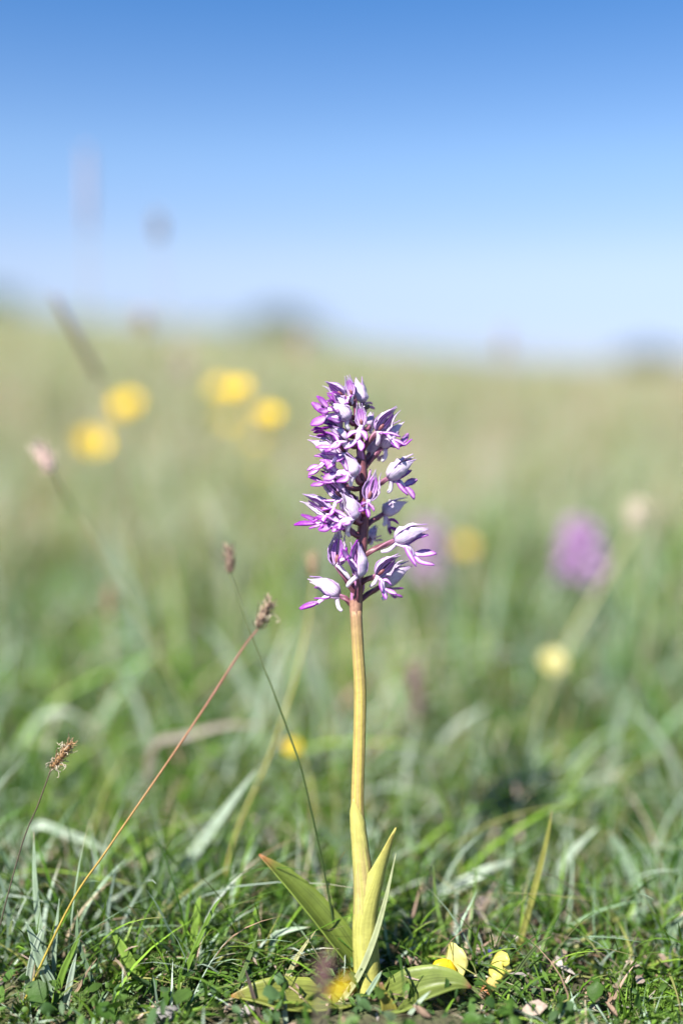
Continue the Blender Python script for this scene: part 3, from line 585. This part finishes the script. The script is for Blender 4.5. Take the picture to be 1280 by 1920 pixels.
buttercup(503, 779, 2.0, .020, 'bright buttercup between the overlapping pair and the orchid', seed=5, lean=14)
buttercup(428, 786, 4.2, .028, 'faint far buttercup under the overlapping pair', seed=6, lean=4)
buttercup(478, 822, 4.0, .022, 'faint far buttercup under the bright single one', seed=7, lean=4)
buttercup(489, 884, 2.6, .010, 'very small faint buttercup low down beside the orchid head', (.55, .50, .12), seed=8, lean=6)
buttercup(870, 1026, 2.5, .020, 'faint yellow buttercup between the two blurred purple orchids', (.80, .58, .08), seed=9, lean=-6)
buttercup(1036, 1243, 1.72, .019, 'pale lemon flower on a slanting stalk below the blurred purple orchid', (.74, .70, .34), seed=10, root_px=990)
buttercup(548, 1402, 1.42, .010, 'small yellow flower low in the grass next to the dark green stalk', (.75, .55, .04), seed=11, lean=20)
buttercup(815, 1550, 1.5, .008, 'tiny dull yellow flower down in the grass behind the orchid stem', (.55, .36, .03), seed=12, lean=8)

# ------------------------------------------------------------------ dragon's-teeth vetch at the orchid's foot
vt = tag(empty('yellow_vetch', on_ground(at(858, 1868, 1, 4))), 'pale yellow vetch flower with upright curled petal behind the orchid leaf', 'vetch')
root = ORG[vt.name]; c_ = at(850, 1838, 1, 10)
g = G(); g.tube([root, at(862, 1850, 1, 6), c_], [.0011, .001, .0012], (.17, .24, .06), 10, 7); obj('stem', g, M['stem'], vt)
YP = np.array([.72, .66, .22]); YB = np.array([.85, .62, .02])
g = G(); g.ribbon([at(853, 1842, 1, 8), at(850, 1816, 1, 6), at(852, 1794, 1, 4), at(856, 1781, 1, 4), at(859, 1775, 1, 5)], [.0055, .0085, .0100, .0104, .0096, .0074, .003], np.array([-.75, -1, .15]), None, 20, 9, -.16, lambda q, t: mixc(YP, (.62, .46, .12), .5 if (abs(q) < .3 and t < .5) else 0), .10); obj('banner_petal', g, M['yellow'], vt, solid=.0004)
for k, dz in enumerate((18, 4)):
    g = G(); g.ribbon([at(854, 1836, 1, dz), at(838, 1814, 1, dz + 10), at(820, 1814, 1, dz + 14), at(808, 1826, 1, dz + 14)], [.003, .0056, .0050, .0014], np.array([-.3, -1, .5]), YB, 10, 5, -.25); obj('wing_petal', g, M['yellow'], vt, solid=.0004)
g = G(); g.tube([at(868, 1862, 1, 8), at(858, 1848, 1, 8), at(848, 1836, 1, 8)], [.0014, .0024, .0026], np.array([(.30, .30, .08), (.40, .34, .12)]), 8, 9, True, 5, .08); obj('calyx', g, M['stem'], vt)
def trefoil(p, size, parent, rs):
    for k in range(3):
        th = k * 2.1 + rs.random() * .6; d = np.array([math.cos(th), math.sin(th) * .8, .25]); g = G()
        g.ribbon([p, p + d * size * .5 + Z * size * .12, p + d * size], [size * .15, size * .62, size * .55, size * .1], np.array([0, -.4, 1]), None, 8, 5, .12, lambda q, t: mixc((.09, .16, .045), (.16, .22, .09), abs(q))); obj('leaflet', g, M['herb'], parent, solid=.0003)
rs_ = random.Random(5)
trefoil(at(842, 1894, 1, 12), .010, vt, rs_); trefoil(at(880, 1885, 1, 0), .009, vt, rs_)
vb = tag(empty('yellow_vetch', on_ground(at(892, 1905, 1, 2))), 'closed yellow vetch bud with a red-streaked green tube and leaflets', 'vetch')
root = ORG[vb.name]
g = G(); g.tube([root, at(896, 1890, 1, 4), at(902, 1872, 1, 6)], [.0011, .001, .0013], (.20, .24, .07), 8, 7); obj('stem', g, M['stem'], vb)
g = G(); g.tube([at(898, 1880, 1, 6), at(910, 1862, 1, 8), at(926, 1838, 1, 8), at(932, 1824, 1, 8)], [.0013, .0024, .0026, .0024], np.array([(.42, .30, .12), (.42, .14, .08), (.50, .42, .13), (.48, .48, .14)]), 14, 10, True, 5, .07); obj('calyx', g, M['stem'], vb)
g = G(); g.ribbon([at(922, 1844, 1, 12), at(926, 1824, 1, 14), at(932, 1806, 1, 12), at(942, 1802, 1, 14), at(948, 1812, 1, 18)], [.0045, .0066, .0082, .0070, .0030], np.array([-.8, -.8, .4]), YP * np.array([1.0, .97, .6]), 14, 7, -.24, None, .14); obj('banner_petal', g, M['yellow'], vb, solid=.0004)
g = G(); g.ribbon([at(934, 1846, 1, 8), at(942, 1830, 1, 10), at(952, 1820, 1, 8), at(958, 1818, 1, 8)], [.0035, .0056, .0050, .0015], np.array([.5, -.8, .2]), YP, 10, 5, -.25); obj('wing_petal', g, M['yellow'], vb, solid=.0004)
for q, (x, y) in enumerate([(915, 1890), (930, 1882), (900, 1905), (950, 1872)]): trefoil(at(x, y, 1, -2), .009, vb, rs_)
# small milkwort flowers, blue
def milkwort(label, spots, root):
    e = tag(empty('milkwort', on_ground(root)), label, 'milkwort')
    r0 = ORG[e.name]; top = spots[-1]
    g = G(); g.tube([r0, (r0 + top) / 2 + np.array([.002, 0, 0]), top], [.0006, .0005, .0004], (.14, .20, .06), 8, 5)
    for p in spots[:-1]: g.tube([(r0 * .35 + top * .65), p], [.0004, .0003], (.14, .20, .06), 4, 4)
    obj('stem', g, M['stem'], e)
    for k, p in enumerate(spots):
        for sg in (-1, 1):
            g = G(); g.ribbon([p, p + np.array([sg * .0016, -.0006, .0012]), p + np.array([sg * .0024, -.001, .0034])], [.0008, .0026, .0022, .0005], np.array([sg * .6, -1, .2]), (.16, .17, .50) if k % 2 else (.34, .30, .55), 6, 5, .15); obj('petal', g, M['lip'], e, solid=.0002)
milkwort('tiny blue milkwort flowers between the two yellow vetch flowers', [at(902, 1816, 1.03), at(896, 1840, 1.02), at(915, 1798, 1.03), at(926, 1788, 1.03)], at(905, 1880, 1.03))
milkwort('pale lilac milkwort flowers on the soil behind the curled yellow petal', [at(860, 1768, 1.1), at(838, 1760, 1.1), at(866, 1756, 1.1)], at(850, 1815, 1.1))
# fuzzy mauve flower head and the small blurred ones
stalk('fuzzy mauve flower head on a short stalk behind the yellow vetch', (at(902, 1756, 1.13), at(888, 1708, 1.13)), [at(912, 1775, 1.13)], ground_at(915, 1.13), .0062, .0009, (.27, .20, .30), [(.28, .22, .12)], 90, .9, 34, 41, 'mauve_flower_head', 'flower head', None, 'flower_head')
stalk('dull purple brown flower spike low in the grass behind the orchid stem', (at(790, 1345, 1.55), at(770, 1245, 1.55)), [at(796, 1400, 1.55)], ground_at(800, 1.55), .0058, .0011, (.26, .14, .17), [(.22, .24, .10)], 50, .4, 0, 43, 'purple_flower_spike', 'flower spike', None, 'flower_spike')
fg = stalk('dull purple bud with a yellow petal in front of the orchid foot', (at(606, 1868, .76), at(608, 1796, .76)), [at(600, 1930, .76)], ground_at(590, .76), .0030, .0009, (.20, .10, .11), [(.25, .22, .15)], 30, .2, 0, 45, 'foreground_bud', 'flower bud', None, 'flower_head')
g = G(); g.ribbon([at(614, 1866, .76), at(640, 1852, .76), at(654, 1828, .76)], [.0015, .0030, .0028, .001], np.array([.1, -1, .2]), YB * .8, 8, 5, .2); obj('petal', g, M['yellow'], fg, solid=.0003)

# ------------------------------------------------------------------ blurred purple orchids
def far_orchid(px, y0, y1, r, label, seed, wpx, cols, root_px=None):
    rs = random.Random(seed); root = ground_at(root_px or px, r); e = tag(empty('purple_orchid', root), label, 'orchid', 'purple orchids in the background')
    b, t = at(px, y1, r), at(px + rs.uniform(-6, 6), y0, r)
    g = G(); g.tube([root, (root + b) / 2, b, t], [.0032, .0028, .0022, .001], np.array([(.34, .36, .12), (.34, .34, .12), (.22, .10, .12)]), 20, 8); obj('stem', g, M['stem'], e)
    R = wpx * .5 * MPP * r; ax = t - b; n = 34
    for k in range(n):
        u = (k + .5) / n; th = k * 2.399; d = np.array([math.cos(th), math.sin(th), 0]); rr = R * (1.0 - .45 * u ** 2)
        p = b + ax * u; c_ = np.asarray(cols[k % len(cols)]); g = G()
        g.blob(p + d * rr * .62 + Z * .0015, (d * rr * .30 + Z * .0022, np.cross(d, Z) * rr * .2, Z * rr * .2), mixc(c_, PALE, .3), 5, 6)
        g.ribbon([p + d * rr * .4, p + d * rr * .8 - Z * .001, p + d * rr * 1.05 - Z * .005], [.002, .007, .008, .003], d + Z, c_, 5, 3, -.1)
        g.tube([p, p + d * rr * .5], .0009, WINE * 1.4, 4, 5)
        obj('flower', g, M['lip'], e)
    for k in range(3):
        th = 2 * k + rs.random(); d = np.array([math.cos(th), math.sin(th), 0]); g = G(); g.ribbon([root, root + d * .025 + Z * .035, root + d * .055 + Z * .045], [.008, .018, .013, .001], Z - d * .3, (.16, .23, .05), 10, 5, .2); obj('leaf', g, M['leaf'], e, solid=.0005)
PO = [(.46, .22, .50), (.42, .18, .46), (.56, .34, .58), (.40, .18, .46)]
far_orchid(1090, 975, 1088, 2.15, 'blurred violet orchid head standing alone in open grass', 3, 108, PO)
far_orchid(800, 975, 1085, 2.4, 'faint mauve orchid blurred directly behind the sharp orchid', 5, 88, [(.44, .22, .46), (.50, .30, .50)])

# ------------------------------------------------------------------ single grass blades one can pick out (pixel path, distance, width in pixels, colour)
GL, GL2, FR, FR2, OL, DK, BR = (.24, .32, .22), (.32, .39, .30), (.12, .21, .03), (.17, .27, .045), (.28, .28, .07), (.07, .10, .035), (.27, .20, .13)
BL = [
 ('broad blue-green blade leaning over the foot of the long yellow stalk', [(118, 1925), (88, 1830), (66, 1770), (49, 1728)], 1.0, 15, GL),
 ('tall upright pale blue-green blade behind the broad leaning one', [(98, 1880), (80, 1760), (68, 1660), (64, 1560)], 1.03, 11, GL),
 ('short pointed pale blade crossing the yellow stalk base', [(48, 1880), (58, 1810), (72, 1760), (84, 1736)], 1.0, 9, GL2),
 ('slim upright grey-green blade with brown tip behind the yellow stalk base', [(104, 1870), (103, 1800), (107, 1740), (112, 1684)], 1.015, 7, GL),
 ('narrow dark blue-green blade standing straight with a blunt tip', [(190, 1900), (168, 1820), (147, 1760), (146, 1706)], 1.0, 7, (.13, .20, .11)),
 ('fresh green blade curving towards the blunt-tipped one', [(104, 1880), (118, 1825), (138, 1780), (154, 1744)], .995, 10, FR),
 ('short grey blade with a withered brown tip', [(122, 1912), (128, 1860), (136, 1820), (144, 1788)], .99, 9, GL2),
 ('thin withered brown blade leaning over the short grey one', [(130, 1880), (150, 1850), (164, 1822), (183, 1796)], .99, 4, BR),
 ('thick bent green blade with dark brown tip', [(285, 1880), (262, 1830), (238, 1790), (224, 1766), (208, 1742)], 1.02, 15, FR2),
 ('wide straight pale blue-green blade slanting up between two long stalks', [(262, 1735), (330, 1640), (400, 1550), (478, 1445)], 1.16, 24, GL2),
 ('wide blurred blue-green blade lying flat behind the yellow stalk', [(60, 1555), (130, 1565), (190, 1590), (240, 1620)], 1.16, 16, GL2),
 ('wide blue-green blade rising behind the stalk with the ragged brown head', [(-10, 1700), (30, 1655), (70, 1610), (104, 1570)], 1.13, 20, GL),
 ('slender green blade with a dark tip near the ferny sprig', [(326, 1885), (345, 1830), (370, 1770), (400, 1705), (416, 1682)], 1.0, 7, FR),
 ('pale green upright blade behind the slender dark-tipped one', [(366, 1840), (364, 1770), (372, 1700), (376, 1680)], 1.04, 11, FR2),
 ('dark thin blade crossing the low folded orchid leaf', [(434, 1905), (450, 1840), (470, 1790), (486, 1740)], .985, 7, (.09, .14, .04)),
 ('withered dark brown blade over the low folded orchid leaf', [(492, 1925), (480, 1885), (468, 1845), (460, 1818)], .965, 6, (.12, .09, .08)),
 ('straw-green dry blade slanting up by the upright orchid leaf', [(516, 1862), (540, 1828), (560, 1790), (594, 1742)], 1.0, 7, (.33, .32, .16)),
 ('short blue-green blade lying level against the upright orchid leaf', [(512, 1762), (530, 1748), (552, 1742), (582, 1738)], 1.03, 8, GL),
 ('long grey-green blade rising close along the orchid sheath leaf', [(640, 1905), (672, 1830), (700, 1765), (722, 1690), (742, 1600)], .985, 9, (.30, .33, .18)),
 ('short grey-green blade beside the orchid foot', [(664, 1915), (684, 1870), (706, 1835), (716, 1820)], .975, 7, GL),
 ('dark wiry crossed blade near the orchid foot', [(676, 1818), (690, 1836), (704, 1850), (712, 1862)], .985, 2.5, DK),
 ('slender dark blade curving up behind the curled yellow vetch petal', [(846, 1790), (832, 1750), (818, 1690), (811, 1620)], 1.05, 7, (.12, .19, .05)),
 ('long thin dark green blade arching past the vetch bud', [(925, 1915), (945, 1860), (975, 1810), (1006, 1772), (1032, 1756)], .995, 7, (.10, .14, .05)),
 ('tall olive blade with fine tip behind the vetch bud', [(962, 1810), (980, 1740), (1002, 1660), (1022, 1580), (1034, 1520)], 1.06, 10, OL),
 ('broad blurred blue-green blade bent like an elbow', [(1064, 1752), (1034, 1708), (1034, 1670), (1060, 1610), (1120, 1550)], 1.17, 24, GL2),
 ('broad pale blade lying nearly level behind the mauve flower head', [(800, 1690), (860, 1660), (920, 1628), (965, 1614)], 1.15, 22, GL2),
 ('wide grey-green blade drooping beside the elbow-bent blade', [(1200, 1760), (1186, 1670), (1164, 1600), (1140, 1560)], 1.17, 26, GL),
 ('wide dark blue-green blade bending behind the bright moss', [(1246, 1850), (1250, 1790), (1262, 1740), (1290, 1710)], 1.06, 16, (.16, .23, .14)),
 ('small pale blue-green blade tip lying over the litter', [(1186, 1858), (1175, 1846), (1162, 1836), (1150, 1831)], 1.02, 8, GL2),
 ('grey dry blade slanting beside the bright moss', [(1172, 1924), (1192, 1900), (1212, 1876), (1228, 1856)], .985, 6, (.34, .29, .25)),
 ('cut blue-green blade stub beside a dark curled one', [(1060, 1925), (1058, 1905), (1056, 1886), (1055, 1874)], .98, 10, GL),
 ('dark curled blade with a hooked tip', [(1066, 1925), (1078, 1900), (1082, 1882), (1074, 1872), (1068, 1874)], .98, 5, DK),
 ('narrow pale blade over the arching low orchid leaf with red tip', [(756, 1920), (772, 1896), (790, 1874), (808, 1857)], .95, 6, GL2),
 ('upright narrow grey blade in front of the low folded orchid leaf', [(536, 1925), (534, 1900), (533, 1876), (532, 1852)], .955, 7, GL2),
 ('pale pinkish dead leaf lying blurred behind the rose-coloured stalk', [(285, 1405), (350, 1380), (430, 1360), (515, 1362)], 1.36, 20, (.30, .24, .20)),
 ('broad pale blade curving behind the dark green stalk with brown head', [(500, 1400), (460, 1290), (415, 1210), (370, 1160)], 1.55, 24, GL2),
 ('arching pale blade in deep green grass behind the rose-coloured stalk', [(290, 1440), (272, 1360), (245, 1290), (225, 1240)], 1.45, 22, GL2),
 ('upright blurred blade in the grass under the buttercups', [(262, 1200), (240, 1100), (215, 1040), (205, 990)], 1.75, 22, GL2),
 ('pale upright blurred blade under the overlapping buttercups', [(420, 1080), (405, 1000), (385, 940), (360, 900)], 1.9, 24, (.42, .47, .30)),
 ('broad pale blade sweeping up behind the orchid stem', [(640, 1390), (610, 1310), (580, 1250), (560, 1200)], 1.6, 20, GL2),
 ('pale blade leaning near the dull purple brown flower spike', [(800, 1460), (830, 1390), (870, 1350), (920, 1320)], 1.45, 20, GL2),
 ('long upright blue-green blade beyond the elbow-bent blade', [(1130, 1500), (1150, 1400), (1165, 1330), (1190, 1270)], 1.45, 24, GL),
 ('pale blade bowing over the long upright blue-green one', [(1280, 1500), (1255, 1420), (1215, 1360), (1170, 1320)], 1.4, 20, GL2),
 ('long arching blue-green blade behind the ragged brown seed head', [(40, 1420), (75, 1350), (125, 1335), (175, 1365)], 1.45, 22, GL2),
]
for i, (lab, pts, r, wpx, col) in enumerate(BL):
    P3 = [at(x, y, r) for x, y in pts]; root = on_ground(at(pts[0][0] + (pts[0][0] - pts[1][0]) * .3, pts[0][1], r), .004)
    if P3[0][2] - root[2] > .004: P3 = [root] + P3
    else: P3[0] = root
    w = wpx * MPP * r * (1.35 if r < 1.07 else 1.0 if r < 1.3 else .62); g = G(); rs = random.Random(i); nv = nrm(np.array([rs.uniform(-.6, .6), -1, rs.uniform(.2, .9)]))
    dry = i % 3 != 0
    if r > 1.3: col = tuple(np.asarray(col) * .8)
    cf = lambda q, t, col=col, dry=dry: mixc(mixc(col, np.asarray(col) * 1.25, abs(q)), (.25, .17, .10), .85 * max(0, (t - .9) / .1) if dry else 0)
    g.ribbon(P3, [w * .8, w, w, w * .95, w * .8, w * .5, w * .08], nv, None, 22, 5, 0, cf, 0, .22)
    o = obj('grass_shoot', g, M['blade'], None, root, solid=.00015)
    tag(o, lab, 'grass', 'single grass shoots in the turf')

# ferny yarrow sprigs
def fern(p0, p1, n, size, label, seed):
    rs = random.Random(seed); g = G(); ax = p1 - p0; a = nrm(ax); sd = nrm(np.cross(a, [0, -1, .3])); up = np.cross(sd, a)
    pts = [p0, p0 + ax * .5 + Z * .003, p1]; c_ = spline(pts, n); g.tube(pts, [.0005, .0004, .0002], (.12, .18, .05), 12, 5)
    for i in range(2, n):
        l = size * math.sin(math.pi * min(.97, .2 + .78 * i / n)) ** .7
        for sg in (-1, 1):
            d = nrm(sd * sg + a * .6 + up * rs.uniform(-.5, .5)); g.tube([c_[i], c_[i] + d * l], l * .05, (.10, .17, .045), 3, 3)
            for k in range(4):
                b = c_[i] + d * l * (.25 + .2 * k); e = nrm(d * .7 + a * rs.uniform(-.8, .9) + up * rs.uniform(-.9, .9)); g.ribbon([b, b + e * l * .22, b + e * l * .42], [l * .12, l * .13, l * .02], up, (.11 + .05 * rs.random(), .19 + .05 * rs.random(), .05), 3, 3, .1)
    o = obj('yarrow_leaf', g, M['herb'], None, p0); tag(o, label, 'yarrow leaf', 'ferny yarrow leaves in the turf')
fern(on_ground(at(380, 1885, 1.0)), at(283, 1790, 1.0), 30, .0042, 'long ferny green sprig rising between grass blades', 1)
fern(on_ground(at(230, 1900, .98)), at(250, 1880, .98) + Z * .002, 18, .0038, 'small ferny sprig low on the ground by a dark hollow', 2)
fern(on_ground(at(150, 1915, .98)), at(150, 1862, .98), 22, .004, 'upright ferny sprig among blue-green blades', 3)
fern(on_ground(at(620, 1760, 1.06)), at(560, 1690, 1.06), 24, .0045, 'ferny sprig in front of the upright orchid leaf', 4)
# little broad leaves
for i, (x, y, r, s_, lab) in enumerate([(330, 1885, .99, .012, 'small pointed yellow-green leaf standing near the ferny sprig'), (225, 1862, 1.02, .016, 'flat oval green leaf shading a dark hollow'), (20, 1890, .97, .016, 'green leaf beside the stalk of the ragged brown seed head'), (1000, 1905, .98, .012, 'rounded clover-like leaf below the long arching dark blade'), (770, 1915, .95, .010, 'small blue-green leaf under the arching low orchid leaf')]):
    p = at(x, y, r); b = on_ground(p - np.array([.004, 0, 0])); d = nrm(np.array([[.5, -.1, .8], [1, .1, .15], [-.4, -.3, .5], [.8, -.4, .3], [-.6, -.3, .5]][i])); g = G()
    g.ribbon([b, b + d * s_ * .5 + Z * .003, b + d * s_ * 1.1 + Z * .004], [s_ * .1, s_ * .42, s_ * .46, s_ * .3, s_ * .03], np.array([.1, -.6, .8]), None, 12, 5, .12, lambda q, t: mixc([(.22, .27, .06), (.10, .17, .05), (.11, .19, .05), (.10, .19, .06), (.16, .23, .13)][i], (.2, .26, .1), abs(q) * .5))
    tag(obj('herb_leaf', g, M['herb'], None, b, solid=.0004), lab, 'herb leaf', 'single herb leaves in the turf')
# pale dry petals and stones in the litter
for i, (x, y, r, s_, lab) in enumerate([(985, 1866, 1.01, .0075, 'pale oblong pebble beside the vetch leaflets'), (790, 1800, 1.1, .006, 'pale lilac-grey pebble behind the orchid foot'), (768, 1830, 1.05, .0045, 'small pale stone close behind the arching low orchid leaf'), (1170, 1733, 1.25, .006, 'small pale pebble in the grass beyond the moss'), (312, 1912, .97, .012, 'grey fuzzy stone at the foot of the turf'), (1110, 1890, .99, .006, 'small tan pebble near the hooked blade'), (465, 1908, .97, .007, 'rough stone under the low folded orchid leaf'), (1104, 1650, 1.3, .009, 'small grey pebble beside the elbow-bent blade'), (1225, 1650, 1.35, .011, 'larger grey stone among drooping blades')]):
    p = at(x, y, r); b = on_ground(p, -.0005); b[2] = max(b[2], p[2] - .001) if p[2] - b[2] < .012 else b[2]; g = G(); rs = random.Random(i)
    g.blob(b + Z * s_ * .12, (np.array([s_ * .5, rs.uniform(-.2, .2) * s_, s_ * .1]), np.array([0, s_ * .36, 0]), np.array([0, 0, s_ * .28])), (.28, .25, .24) if i not in (4,) else (.20, .19, .19), 12, 14, .06)
    tag(obj('pebble', g, M['stone'], None, b), lab, 'pebble', 'pebbles in the litter')

# ------------------------------------------------------------------ shrubs on the skyline
def shrub(px, top, wpx, dist, label, seed, col):
    rs = np.random.default_rng(seed); r = dist / D0; p = at(px, top, r); b = on_ground(p, .05); H = max(.5, p[2] - b[2]); W = wpx * MPP * r * .5
    e = tag(empty('shrub', b), label, 'shrub', 'shrubs on the skyline')
    for k in range(5):
        th = k * 1.3; d = np.array([math.cos(th), math.sin(th), 0]); g = G(); g.tube([b, b + d * W * .25 + Z * H * .4, b + d * W * .55 + Z * H * .78], [.03, .022, .008], (.13, .10, .07), 8, 6); obj('branch', g, M['bark'], e)
    n = 2600; th = rs.uniform(0, 6.28, n); u = rs.random(n) ** .5; hz = rs.random(n)
    lump = 1 + .25 * np.sin(th * 3 + seed) + .15 * np.sin(th * 7 + hz * 9)
    rad = W * u * lump * np.sqrt(np.clip(1.05 - (hz * 1.0 - .15) ** 2, .05, 1)); cen = np.stack([b[0] + rad * np.cos(th), b[1] + rad * np.sin(th), b[2] + H * (.05 + .95 * hz * (1 - .25 * u))], 1)
    s_ = rs.uniform(.03, .06, n) * max(.6, H); d1 = rs.normal(size=(n, 3)); d1 /= np.linalg.norm(d1, axis=1)[:, None]; d2 = np.cross(d1, rs.normal(size=(n, 3))); d2 /= np.linalg.norm(d2, axis=1)[:, None]
    V = np.stack([cen - d1 * s_[:, None], cen + d2 * s_[:, None] * .5, cen + d1 * s_[:, None], cen - d2 * s_[:, None] * .5], 1).reshape(-1, 3)
    Fq = np.arange(n * 4).reshape(n, 4).tolist(); cc = np.repeat(np.asarray(col)[None] * rs.uniform(.6, 1.4, (n, 1)), 4, 0)
    obj('foliage', G().add(V, Fq, cc), M['herb'], e, smooth=False)
shrub(-20, 540, 150, 32, 'tallest dark green shrub where the skyline is highest', 1, (.07, .10, .03))
shrub(525, 572, 170, 38, 'low rounded shrub on the skyline between buttercups and orchid head', 2, (.10, .12, .05))
shrub(1215, 645, 190, 30, 'low dark shrub where the skyline is lowest', 3, (.08, .10, .03))
shrub(400, 600, 110, 42, 'small low shrub on the skyline beside the rounded one', 4, (.13, .13, .06))
